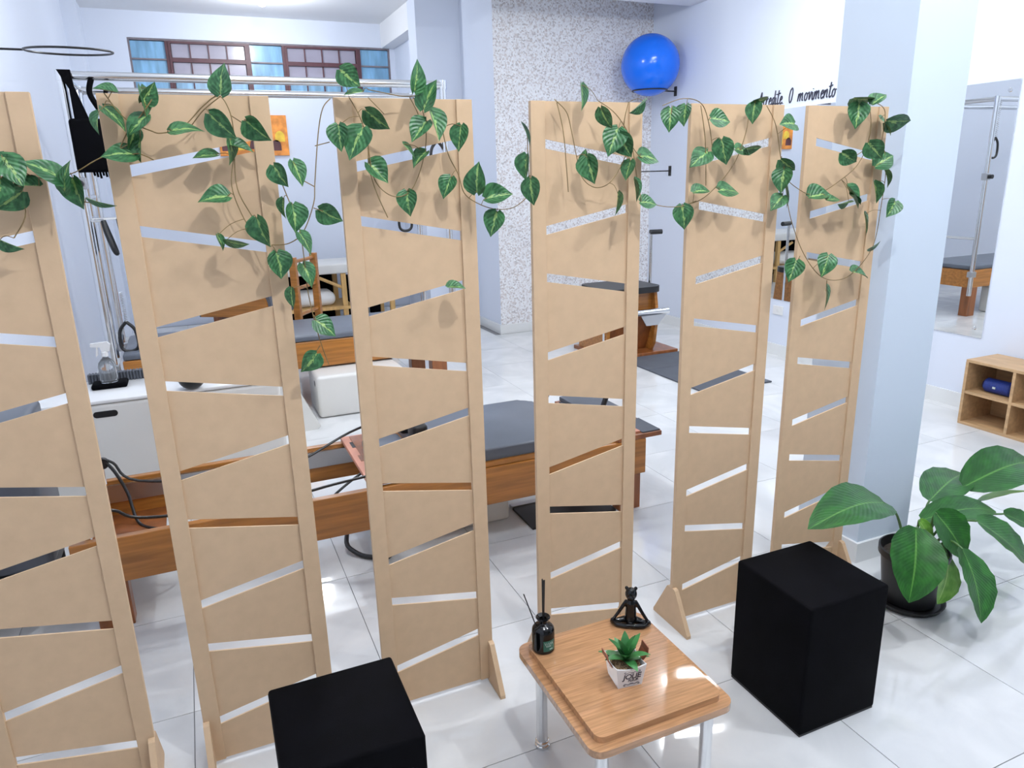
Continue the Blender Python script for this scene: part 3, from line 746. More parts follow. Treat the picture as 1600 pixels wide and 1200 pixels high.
# ------------------------------------------------------------------ reformer
RY0, RY1, RX0, RX1 = 2.80, 3.46, -0.56, 1.90
e = empty('reformer', ((RX0+RX1)/2, (RY0+RY1)/2, 0), 'orange-brown wooden reformer bed with dark grey carriage behind the screens', 'exercise machine')
for y0 in (RY0, RY1-0.035):
    rl = obj('side_rail', B(RX0, RX1, y0, y0+0.035, 0.185, 0.365, bev=0.004), 'reformer_wood', e)
    yi = y0+0.035 if y0 == RY0 else y0-0.016
    obj('track', B(RX0+0.05, RX1-0.08, yi, yi+0.016, 0.265, 0.345), 'steel', rl)
for xx in (RX0, RX1-0.04): obj('end_rail', B(xx, xx+0.04, RY0+0.035, RY1-0.035, 0.19, 0.355), 'reformer_wood', e)
for xx in (-0.47, 1.80):
    for yy in (RY0+0.005, RY1-0.075): obj('leg', B(xx-0.045, xx+0.075, yy, yy+0.07, 0, 0.186, bev=0.004), 'dark_wood', e)
cx0, cx1 = 0.80, 1.56
ca = obj('carriage_base', B(cx0, cx1, RY0+0.004, RY1-0.004, 0.366, 0.392, bev=0.004), 'reformer_wood', e)
bm = PR(rrect(cx0+0.01, cx1-0.005, RY0+0.015, RY1-0.02, 0.06), 'z', 0.393, 0.445)
top_edges = [ed for ed in bm.edges if all(abs(v.co.z-0.445) < 1e-5 for v in ed.verts)]
bmesh.ops.bevel(bm, geom=top_edges, offset=0.018, segments=3, profile=0.5, affect='EDGES')
obj('pad', bm, 'grey_vinyl', ca, smooth=True, angle=1.2)
for yy in (RY0+0.15, RY1-0.27):
    sr = obj('shoulder_rest', B(cx0-0.02, cx0+0.05, yy, yy+0.12, 0.44, 0.56, bev=0.02, seg=3), 'black_plastic', ca, smooth=True)
obj('headrest', B(cx0-0.20, cx0-0.02, RY0+0.20, RY1-0.22, 0.395, 0.44, bev=0.015, seg=3), 'grey_vinyl', ca, smooth=True)
obj('shoulder_board', B(cx0-0.22, cx0+0.01, RY0+0.02, RY1-0.02, 0.372, 0.388), 'dark_wood', ca)
# salmon and black crossbar with inlays at the carriage's left
cb_ = obj('cross_board', B(0.54, 0.66, RY0+0.04, RY1+0.0, 0.366, 0.385, bev=0.003), 'salmon', e)
for k in range(3):
    obj('inlay', B(0.565, 0.635, RY0+0.10+k*0.19, RY0+0.18+k*0.19, 0.3851, 0.3865), 'dark_wood' if k % 2 else 'black_plastic', cb_)
# right end standing platform with patterned plates
pf = obj('foot_platform', B(1.74, 1.99, RY0-0.0, RY1+0.02, 0.366, 0.390, bev=0.004), 'dark_wood', e)
for (a, b_, c, d, m_) in ((1.885, 1.985, 2.81, 3.00, 'mat_grey'), (1.84, 1.884, 2.83, 3.00, 'salmon'), (1.78, 1.838, 2.83, 2.88, 'mat_grey'), (1.78, 1.838, 2.885, 2.92, 'white_gloss'), (1.75, 1.98, 3.03, 3.20, 'mat_grey'), (1.79, 1.90, 3.22, 3.30, 'salmon'), (1.75, 1.97, 3.31, 3.44, 'mat_grey')):
    obj('grip_plate', B(a, b_, c, d, 0.3901, 0.396), m_, pf)
obj('footplate_riser', B(1.76, 1.965, 3.06, 3.46, 0.396, 0.420, bev=0.004), 'mat_grey', pf)
for yy in (RY0+0.06, RY1-0.06):
    obj('foot_bar_post', T([(1.62, yy, 0.37), (1.72, yy, 0.62)], 0.013, 10), 'black_plastic', e, smooth=True)
obj('foot_bar', T([(1.72, RY0+0.04, 0.62), (1.72, RY1-0.04, 0.62)], 0.012, 12), 'chrome', e, smooth=True)
obj('spring_bar', B(1.66, 1.70, RY0+0.04, RY1-0.04, 0.28, 0.31), 'steel', e)
for k in range(5):
    yy = RY0+0.12+k*0.10
    pts = [(cx1+0.002+0.0016*q, yy+0.010*math.cos(q*0.9), 0.30+0.010*math.sin(q*0.9)) for q in range(63)]
    obj('spring', T(pts, 0.002, 5), 'steel', e, smooth=True)
# pulley posts with black ropes at the left end
for yy in (RY0+0.05, RY1-0.05):
    pp = obj('pulley_post', T([(-0.50, yy, 0.36), (-0.50, yy, 0.47)], 0.013, 10), 'chrome', e, smooth=True)
    obj('pulley', T([(-0.49, yy-0.012, 0.455), (-0.49, yy+0.012, 0.455)], 0.024, 16), 'black_plastic', pp, smooth=True)
    pts = [(-0.47, yy, 0.47), (-0.40, yy+0.01, 0.45), (-0.30, yy+0.01, 0.40), (0.10, yy, 0.375), (0.40, yy, 0.40), (0.62, yy, 0.42), (0.78, yy, 0.47)]
    if yy > 3.2: pts = [(-0.50, yy, 0.48), (-0.45, yy, 0.45), (-0.36, yy-0.03, 0.36), (0.05, yy-0.08, 0.32), (0.30, yy-0.06, 0.33), (0.58, yy, 0.42), (0.78, yy-0.08, 0.50)]
    obj('rope', T(smooth_path(pts, 6), 0.006, 8), 'black_plastic', e, smooth=True)
obj('rope', T(smooth_path([(0.79, RY0+0.15, 0.46), (0.60, RY0+0.22, 0.38), (0.42, RY0+0.12, 0.33), (0.30, RY0+0.06, 0.25)], 6), 0.006, 8), 'black_plastic', e, smooth=True)
obj('rope', T(smooth_path([(-0.49, RY1-0.05, 0.475), (-0.45, RY1-0.07, 0.42), (-0.41, RY1-0.10, 0.32), (-0.38, RY1-0.18, 0.21), (-0.30, RY1-0.28, 0.205), (-0.20, RY1-0.32, 0.21), (-0.32, RY1-0.40, 0.20), (-0.42, RY1-0.34, 0.20)], 6), 0.007, 8), 'black_plastic', e, smooth=True)
obj('well_floor', B(-0.52, -0.27, RY0+0.035, RY1-0.035, 0.188, 0.200), 'dark_wood', e)
# upholstered block by the left wall, seen through the slots of the leftmost screen
e = empty('padded_block', (-0.765, 3.15, 0), 'dark grey padded block by the left wall, seen through slots of the leftmost screen', 'cushion block')
obj('pad', B(-0.885, -0.655, 3.0, 3.35, 0.20, 0.80, bev=0.025, seg=3), 'grey_vinyl', e, smooth=True)
obj('base', B(-0.875, -0.665, 3.01, 3.34, 0.16, 0.20), 'black_plastic', e)
for xx in (-0.865, -0.705):
    for yy in (3.02, 3.30): obj('leg', T([(xx+0.015, yy+0.015, 0), (xx+0.015, yy+0.015, 0.16)], 0.013, 10), 'black_plastic', e, smooth=True)

# things under the reformer
e = empty('white_box', (0.95, 3.15, 0), 'flat white box lying on the floor under the reformer', 'box')
obj('body', B(0.60, 1.24, 2.98, 3.36, 0, 0.115, bev=0.012), 'white_vinyl', e, smooth=True)
obj('lid', B(0.595, 1.245, 2.975, 3.365, 0.116, 0.130, bev=0.004), 'white_gloss', e)
pts = [(0.47, 3.08, 0.055), (0.455, 3.0, 0.03), (0.50, 2.92, 0.012), (0.56, 2.87, 0.012)]
for q in range(20):
    a = q*0.8; pts.append((0.585+0.032*math.cos(a+2.6), 2.86+0.030*math.sin(a+2.6), 0.012+0.0035*q))
cs = obj('coiled_strap', T(smooth_path(pts, 4), 0.0105, 8), 'black_plastic', smooth=True, loc=(0.55, 2.95, 0)); tag(cs, 'coiled black strap on the floor in front of the flat white box', 'strap')
e = empty('black_board', (1.5, 2.98, 0), 'black flat board lying on the floor under the carriage', 'board')
obj('panel', B(1.29, 1.745, 2.82, 3.06, 0, 0.012), 'black_plastic', e)
obj('hinge_strip', B(1.29, 1.745, 3.062, 3.10, 0, 0.016), 'steel', e)

# ------------------------------------------------------------------ long white box with things on it
e = empty('long_box', (-0.26, 4.22, 0), 'long white upholstered box with a hand slot behind the reformer', 'box')
obj('body', B(-0.84, 0.33, 4.0, 4.44, 0.004, 0.565, bev=0.022, seg=3), 'white_vinyl', e, smooth=True)
obj('lid', B(-0.845, 0.335, 3.996, 4.445, 0.566, 0.586, bev=0.009, seg=2), 'white_gloss', e, smooth=True)
hp = at_y(165, 647, 3.998)
obj('hand_slot', PR(rrect(hp.x-0.055, hp.x+0.055, hp.z-0.016, hp.z+0.016, 0.0155), 'y', 3.997, 4.02), 'black_plastic', e)
BT = 0.586
p_ = at_z(173, 604, BT)
e = empty('spray_bottle', (p_.x, p_.y, BT+0.028), 'clear plastic spray bottle with white trigger head on the black cloth', 'bottle')
bx, by = p_.x, p_.y
bz = BT+0.028
obj('bottle', lathe(NB(), [(0.040, 0), (0.043, 0.004), (0.043, 0.085), (0.038, 0.105), (0.022, 0.125), (0.014, 0.132), (0.014, 0.145)], (bx, by, bz), 24), 'clear_plastic', e, smooth=True)
obj('collar', lathe(NB(), [(0.017, 0.140), (0.017, 0.162), (0.012, 0.166)], (bx, by, bz), 16), 'white_gloss', e, smooth=True)
hd = obj('trigger_head', PR([(bx-0.060, bz+0.195), (bx-0.058, bz+0.212), (bx+0.020, bz+0.216), (bx+0.034, bz+0.200), (bx+0.026, bz+0.165), (bx-0.012, bz+0.165), (bx-0.018, bz+0.190)], 'y', by-0.011, by+0.011), 'white_gloss', e)
obj('trigger', PR([(bx-0.034, bz+0.192), (bx-0.026, bz+0.192), (bx-0.030, bz+0.150), (bx-0.042, bz+0.140)], 'y', by-0.005, by+0.005), 'white_gloss', hd)
cl = obj('folded_cloth', B(bx-0.085, bx+0.085, by-0.055, by+0.06, BT, BT+0.028, bev=0.011, seg=3), 'black_fabric', smooth=True, loc=(bx, by, BT)); tag(cl, 'folded black cloth under the spray bottle', 'cloth')
p2 = at_z(302, 612, BT)
bb = obj('small_ball', sphere(NB(), (p2.x, p2.y+0.06, BT+0.07), 0.07, u=24, v=14), 'black_plastic', smooth=True, loc=(p2.x, p2.y+0.06, BT)); tag(bb, 'black ball on the long white box seen through a slot', 'ball')
bm = NB()
for k in range(20):
    box(bm, -0.62+k*0.0155, -0.62+k*0.0155+0.011, 4.37, 4.42, BT, BT+0.052, bev=0.003, seg=1)
box(bm, -0.622, -0.309, 4.38, 4.415, BT, BT+0.048)
rb = obj('ribbed_block', bm, 'mat_grey', loc=(-0.46, 4.4, BT)); tag(rb, 'grey ribbed foam block at the back of the long white box', 'foam block')

# ------------------------------------------------------------------ small white box and wedge under the cadillac
e = empty('sitting_box', (0.95, 5.06, 0), 'white upholstered sitting box on the floor in front of the tower bed', 'box')
obj('body', B(0.655, 1.28, 4.99, 5.40, 0.003, 0.305, bev=0.025, seg=4), 'white_vinyl', e, smooth=True)
obj('hand_hole', T([(0.654, 5.10, 0.235), (0.67, 5.10, 0.235)], 0.022, 14), 'black_plastic', e)
wd_ = obj('wedge_cushion', PR([(0.33, 0.0), (0.60, 0.0), (0.625, 0.02), (0.61, 0.05), (0.50, 0.30), (0.46, 0.34), (0.33, 0.34)], 'y', 4.78, 5.10), 'white_vinyl', loc=(0.47, 4.94, 0)); tag(wd_, 'white wedge cushion beside the white sitting box', 'cushion')

# ------------------------------------------------------------------ cadillac tower bed
KX0, KX1, KY0, KY1, KZ = -0.58, 1.75, 5.24, 5.95, 2.243
e = empty('tower_bed', ((KX0+KX1)/2, (KY0+KY1)/2, 0), 'wooden bed with grey pad under a tall chrome tube frame', 'exercise machine')
for y0 in (KY0, KY1-0.04): obj('side_rail', B(KX0+0.05, KX1-0.05, y0, y0+0.04, 0.318, 0.508, bev=0.004), 'reformer_wood', e)
for x0 in (KX0+0.05, KX1-0.09): obj('end_rail', B(x0, x0+0.04, KY0+0.04, KY1-0.04, 0.318, 0.503), 'reformer_wood', e)
for x0 in (KX0+0.06, KX1-0.18):
    for y0 in (KY0+0.002, KY1-0.102): obj('leg', B(x0, x0+0.12, y0, y0+0.10, 0, 0.319, bev=0.004), 'dark_wood', e)
obj('pad', B(KX0+0.055, KX1-0.055, KY0+0.006, KY1-0.006, 0.509, 0.553, bev=0.012, seg=3), 'grey_vinyl', e, smooth=True)
for xx in (KX0, KX1):
    for yy in (KY0-0.03, KY1+0.03):
        po = obj('post', T([(xx, yy, 0.24), (xx, yy, KZ-0.0)], 0.024, 14), 'chrome', e, smooth=True)
        obj('post_cap', T([(xx, yy, KZ-0.03), (xx, yy, KZ+0.028)], 0.029, 14), 'chrome', po, smooth=True)
        obj('post_clamp', B(xx-0.035, xx+0.035, yy-0.03, yy+0.03, 0.44, 0.50, bev=0.004), 'steel', po)
    obj('end_bar', T([(xx, KY0-0.03, KZ), (xx, KY1+0.03, KZ)], 0.023, 12), 'chrome', e, smooth=True)
    obj('end_bar', T([(xx, KY0-0.03, 0.85 if xx > 0 else 1.55), (xx, KY1+0.03, 0.85 if xx > 0 else 1.55)], 0.016, 12), 'chrome', e, smooth=True)
for yy in (KY0-0.03, KY1+0.03): obj('top_rail', T([(KX0, yy, KZ), (KX1, yy, KZ)], 0.0255, 14), 'chrome', e, smooth=True)
# second slim uprights and sliding bar at the left end
for yy in (KY0+0.16, KY1-0.16):
    obj('slim_upright', T([(KX0+0.01, yy, 0.508), (KX0+0.01, yy, KZ)], 0.014, 10), 'chrome', e, smooth=True)
for xx, zz in ((KX0, 1.60), (KX1, 1.45)):
    sb = obj('slide_collar', B(xx-0.032, xx+0.032, KY0-0.062, KY0+0.002, zz, zz+0.07, bev=0.006), 'steel', e)
    obj('slide_knob', T([(xx+0.0, KY0-0.062, zz+0.035), (xx, KY0-0.10, zz+0.035)], 0.022, 12), 'black_plastic', sb, smooth=True)
# springs with black handles on the left and right posts
def spring_handle(x, y, z, L_, nm='spring'):
    pts = [(x+0.010*math.cos(q*1.05), y+0.010*math.sin(q*1.05), z-L_*q/110) for q in range(111)]
    s_ = obj('hanging_spring', T(pts, 0.0022, 5), 'chrome', e, smooth=True)
    obj('spring_handle', T(smooth_path([(x, y, z-L_), (x-0.045, y, z-L_-0.06), (x-0.050, y, z-L_-0.17), (x+0.0, y, z-L_-0.20), (x+0.050, y, z-L_-0.17), (x+0.045, y, z-L_-0.06), (x, y, z-L_)], 5), 0.011, 8), 'black_plastic', s_, smooth=True)
hz = at_y(155, 345, KY0+0.0)
for dx_, dy_, dz_ in ((0.085, 0.0, 0.0), (0.165, 0.07, 0.01)):
    xx = KX0+dx_; yy = KY0-0.03+dy_
    obj('hook_arm', T([(KX0, yy if dy_ == 0 else KY0-0.03, hz.z+dz_), (xx, yy, hz.z+dz_)], 0.008, 8), 'chrome', e, smooth=True)
    obj('grip_loop', T(smooth_path([(xx, yy, hz.z+dz_), (xx+0.01, yy-0.02, hz.z-0.07), (xx+0.035, yy-0.035, hz.z-0.17), (xx+0.045, yy, hz.z-0.20), (xx+0.03, yy+0.03, hz.z-0.14), (xx, yy, hz.z+dz_)], 5), 0.016, 8), 'black_plastic', e, smooth=True)
spring_handle(KX1-0.06, KY0-0.03, 2.22, 0.35); spring_handle(KX1-0.12, KY1+0.03, 1.75, 0.35)
spring_handle(KX0+0.10, KY0+0.12, 0.95, 0.20)
# hanging sling
h0 = at_y(122, 128, KY0-0.03)
e2 = empty('hanging_sling', (KX0+0.12, KY0-0.03, KZ-0.6), 'black padded sling hanging from the left end of the chrome frame', 'sling')
sx0 = KX0+0.005
obj('strap', PR([(sx0-0.02, KZ+0.026), (sx0+0.05, KZ+0.026), (sx0+0.055, KZ-0.06), (sx0+0.11, KZ-0.26), (sx0+0.03, KZ-0.26), (sx0+0.03, KZ-0.08)], 'y', KY0-0.085, KY0-0.06), 'black_fabric', e2)
obj('strap', T(smooth_path([(sx0+0.15, KY0-0.07, KZ-0.02), (sx0+0.13, KY0-0.07, KZ-0.10), (sx0+0.17, KY0-0.07, KZ-0.20), (sx0+0.19, KY0-0.07, KZ-0.28)], 5), 0.016, 8), 'black_fabric', e2, smooth=True)
obj('strap', T(smooth_path([(sx0+0.23, KY0-0.05, KZ-0.04), (sx0+0.21, KY0-0.05, KZ-0.12), (sx0+0.25, KY0-0.05, KZ-0.24)], 5), 0.012, 8), 'black_fabric', e2, smooth=True)
obj('pad', B(sx0-0.005, sx0+0.185, KY0-0.10, KY0-0.045, KZ-0.545, KZ-0.24, bev=0.02, seg=3), 'black_fabric', e2, smooth=True)
for k in range(7):
    xx = sx0+0.08+k*0.016
    obj('fringe', T([(xx, KY0-0.07, KZ-0.53), (xx+0.004, KY0-0.07, KZ-0.565-0.008*(k % 3))], 0.007, 6), 'black_fabric', e2, smooth=True)

# ------------------------------------------------------------------ ladder barrel behind the bed
e = empty('ladder_barrel', (0.88, 6.75, 0), 'reddish wooden ladder barrel frame behind the tower bed', 'exercise machine', rotz=math.radians(-33))
for yy in (-0.21, 0.21):
    obj('upright', B(-0.03, 0.03, yy-0.025, yy+0.025, 0.0, 0.985, bev=0.006), 'reformer_wood', e, local=True)
    obj('foot_runner', B(-0.95, 0.12, yy-0.03, yy+0.03, 0.0, 0.06, bev=0.006), 'dark_wood', e, local=True)
for k in range(4):
    obj('rung', T([(0, -0.235, 0.24+k*0.235), (0, 0.235, 0.24+k*0.235)], 0.016, 12), 'reformer_wood', e, local=True, smooth=True)
def barrel(y0, y1, r0, m):
    pts = [(-0.60+r0*math.cos(a), 0.52+r0*1.0*math.sin(a)) for a in [math.radians(-10+200*k/18) for k in range(19)]]
    return PR(pts, 'y', y0, y1)
for yy in (-0.24, 0.215): obj('barrel_side', barrel(yy, yy+0.025, 0.33, 0), 'reformer_wood', e, local=True)
obj('barrel_pad', barrel(-0.215, 0.215, 0.36, 0), 'grey_vinyl', e, local=True, smooth=True)
for xx in (-0.80, -0.40): obj('barrel_post', B(xx-0.03, xx+0.03, -0.2, 0.2, 0.06, 0.5), 'dark_wood', e, local=True)

# ------------------------------------------------------------------ massage table by the back wall
MX0, MX1, MY0, MY1, MZ = 0.35, 2.15, 8.30, 8.98, 0.72
e = empty('massage_table', ((MX0+MX1)/2, (MY0+MY1)/2, 0), 'white padded massage table with pine legs near the back wall', 'table')
obj('top', B(MX0, MX1, MY0, MY1, MZ-0.11, MZ, bev=0.02, seg=3), 'white_vinyl', e, smooth=True)
for xx in (MX0+0.06, 1.48, MX1-0.12):
    for yy in (MY0+0.03, MY1-0.08): obj('leg', B(xx, xx+0.055, yy, yy+0.05, 0, MZ-0.112, bev=0.003), 'pine', e)
for yy in (MY0+0.055,):
    obj('brace', T([(1.24, yy, MZ-0.15), (1.50, yy, MZ-0.28)], 0.018, 8), 'pine', e)
    obj('brace', T([(0.70, yy, MZ-0.15), (0.44, yy, MZ-0.28)], 0.018, 8), 'pine', e)
obj('lower_shelf', B(MX0+0.03, 1.60, MY0+0.02, MY1-0.02, 0.20, 0.235), 'pine', e)
pl = obj('pillow', B(0.80, 1.42, 8.40, 8.80, 0.236, 0.40, bev=0.075, seg=4), 'white_cloth', smooth=True, loc=(1.1, 8.6, 0.236)); tag(pl, 'plump white pillow on the lower shelf of the massage table', 'pillow')
for k in range(3):
    o = obj('bolster', T([(1.66+k*0.15, 8.86, 0.0), (1.66+k*0.15, 8.86, 0.02), (1.66+k*0.15, 8.86, 0.50), (1.66+k*0.15, 8.86, 0.52)], [0.06, 0.07, 0.07, 0.06], 16), 'black_fabric', smooth=True, loc=(1.66+k*0.15, 8.86, 0))
    tag(o, ('left', 'middle', 'right')[k]+' one of three upright black rolls under the massage table', 'roll', 'black rolls under the massage table')
o = obj('dark_backdrop_board', B(0.40, 1.55, 9.02, 9.05, 0, 0.58), 'black_fabric', loc=(1.0, 9.03, 0)); tag(o, 'dark board leaning behind the massage table', 'board')

# ------------------------------------------------------------------ pilates chair and mat near the accent wall
e = empty('pilates_chair', (3.58, 5.70, 0), 'wooden pilates chair with black seat, chrome pedal and tall handle', 'exercise chair')
hx0, hx1 = 3.24, 3.77
obj('base_board', B(3.24, 4.0, 5.42, 6.05, 0.0, 0.035, bev=0.005), 'dark_wood', e)
for xx in (hx0+0.02, hx1-0.01):
    obj('side_panel', PR([(5.52, 0.036), (5.98, 0.036), (5.92, 0.58), (5.48, 0.58), (5.44, 0.36), (5.48, 0.10)], 'x', xx, xx+0.03), 'reformer_wood', e)
obj('back_panel', B(hx0+0.05, hx1-0.01, 5.88, 5.91, 0.036, 0.58), 'dark_wood', e)
obj('front_panel', PR([(5.60, 0.036), (5.64, 0.036), (5.50, 0.40), (5.46, 0.40)], 'x', hx0+0.05, hx1-0.01), 'dark_wood', e)
obj('upper_front', B(hx0+0.05, hx1-0.01, 5.52, 5.55, 0.38, 0.578), 'reformer_wood', e)
obj('seat', PR(rrect(hx0-0.01, hx1+0.05, 5.42, 5.95, 0.10), 'z', 0.582, 0.635), 'black_plastic', e)
pdl = obj('pedal_bar', T([(hx0+0.25, 5.36, 0.42), (hx1+0.06, 5.36, 0.42)], 0.030, 16), 'chrome', e, smooth=True)
obj('pedal_plate', PR([(hx0+0.30, 0.395), (hx1+0.04, 0.395), (hx1-0.05, 0.30), (hx0+0.36, 0.30)], 'y', 5.35, 5.365), 'steel', pdl)
hp = at_y(1021, 364, 5.72)
obj('handle_post', T([(3.872, 5.72, 0.036), (3.872, 5.72, hp.z)], 0.014, 12), 'chrome', e, smooth=True)
obj('handle_grip', T([(3.86, 5.72, hp.z+0.01), (3.975, 5.70, hp.z+0.01)], 0.022, 12), 'black_plastic', e, smooth=True)
obj('side_knob', T([(hx1+0.02, 5.60, 0.48), (hx1+0.05, 5.60, 0.48)], 0.02, 10), 'black_plastic', e, smooth=True)
obj('handle_post', T([(hx0+0.01, 5.50, 0.036), (hx0+0.01, 5.50, 0.60)], 0.012, 10), 'chrome', e, smooth=True)
e = empty('exercise_mat', (3.7, 4.8, 0), 'dark grey rubber exercise mat on the floor before the pilates chair', 'mat')
obj('mat_half', B(3.38, 4.03, 4.23, 4.98, 0, 0.012, bev=0.003), 'mat_grey', e)
obj('mat_half', B(3.38, 4.03, 4.985, 5.41, 0, 0.012, bev=0.003), 'mat_grey', e)

# ------------------------------------------------------------------ artificial ivy garlands
def make_leaf_mesh(name, fold, curl, twist):
    bm = NB(); uvl = bm.loops.layers.uv.new('uv'); nv, nu = 10, 6; rows = []
    prof = [0.10, 0.36, 0.47, 0.50, 0.49, 0.45, 0.385, 0.30, 0.20, 0.09, 0.003]
    for j in range(nv+1):
        v = j/nv; row = []
        for i in range(nu+1):
            u = i/nu*2-1; w_ = prof[j]
            yy = v-0.10*(abs(u)**1.5)*(1-v)**3*1.0
            zz = fold*abs(u)*w_-curl*(v-0.3)**2+twist*u*w_*(v-0.4)
            row.append((bm.verts.new((u*w_, yy, zz)), (i/nu, v)))
        rows.append(row)
    for j in range(nv):
        for i in range(nu):
            q = [rows[j][i], rows[j][i+1], rows[j+1][i+1], rows[j+1][i]]
            f = bm.faces.new([x_[0] for x_ in q]); f.smooth = True
            for lp, x_ in zip(f.loops, q): lp[uvl].uv = x_[1]
    me = bpy.data.meshes.new(name); bm.to_mesh(me); bm.free(); me.materials.append(MATS['vine_leaf']); return me
LM = [make_leaf_mesh('ivy_leaf', f_, c_, t_) for f_, c_, t_ in ((0.22, 0.15, 0.1), (0.35, 0.28, -0.2), (0.12, 0.32, 0.3), (0.5, 0.1, 0.0))]
GY_ = SYF-0.022      # plane of the stems, just in front of the screens
def leaf(parent, x, y, L_, ang, wf=0.9, dep=0.0):
    """x, y: where the leaf's middle is seen; L_: seen length; ang: direction of the tip (0 right, 90 down); wf: seen width / length"""
    Yp = GY_-0.010-random.uniform(0.0, 0.036)-dep
    c = at_y(x, y, Yp); s_ = L_*px_size(c)*1.06
    tip = at_y(x+math.cos(math.radians(ang))*L_/2, y+math.sin(math.radians(ang))*L_/2, Yp)
    ax = (tip-c).normalized()
    n0 = Vector((0, -1, 0)); n0 = (n0-ax*n0.dot(ax)).normalized(); sd = ax.cross(n0)
    # roll about the axis: narrower leaves are seen more edge-on; pitch a little
    base_w = 0.98
    roll = math.acos(max(0.22, min(1.0, wf/base_w)))*random.choice((-1, 1))
    pit = random.uniform(0.05, 0.32)
    n1 = n0*math.cos(roll)+sd*math.sin(roll)
    ax2 = (ax*math.cos(pit)+n1*math.sin(pit)).normalized(); n2 = (n1-ax2*n1.dot(ax2)).normalized(); s2 = ax2.cross(n2)
    s_ /= max(0.7, math.cos(pit))
    o = bpy.data.objects.new('leaf', random.choice(LM)); link(o)
    o.parent = parent
    bp = c-ax2*s_*0.5
    bot = 0
    m = Matrix(((s2.x, ax2.x, n2.x, bp.x), (s2.y, ax2.y, n2.y, bp.y), (s2.z, ax2.z, n2.z, bp.z), (0, 0, 0, 1)))
    # keep every vertex in front of the screen face
    maxy = max((m @ (v.co*s_)).y for v in o.data.vertices)
    if dep >= 0 and maxy > SYF-0.004:
        m = Matrix.Translation((0, SYF-0.004-maxy, 0)) @ m
    bp = m.translation.copy()
    near = min(SAMP, key=lambda q: (q-bp).length)
    if 0.006 < (near-bp).length < 0.11:
        mid = near.lerp(bp, 0.5)+Vector((0, -0.004, 0.006))
        obj('twig', T(smooth_path([near, mid, bp+ax2*s_*0.05], 3), 0.0009, 5), 'stem_brown', parent, smooth=True)
    o.matrix_parent_inverse = Matrix.Identity(4)
    o.matrix_basis = Matrix.Translation(-W[parent.name]) @ m @ Matrix.Diagonal((s_*min(1.0, max(0.85, wf)), s_, s_, 1))
SAMP = []
def stem(parent, px, r=0.0013, dep=0.0):
    pts = [at_y(x, y, GY_-0.004-dep-0.012*math.sin(i*1.3)**2) for i, (x, y) in enumerate(px)]
    SAMP.extend(smooth_path(pts, 6))
    obj('stem', T(smooth_path(pts, 6), r, 6), 'stem_brown', parent, smooth=True)
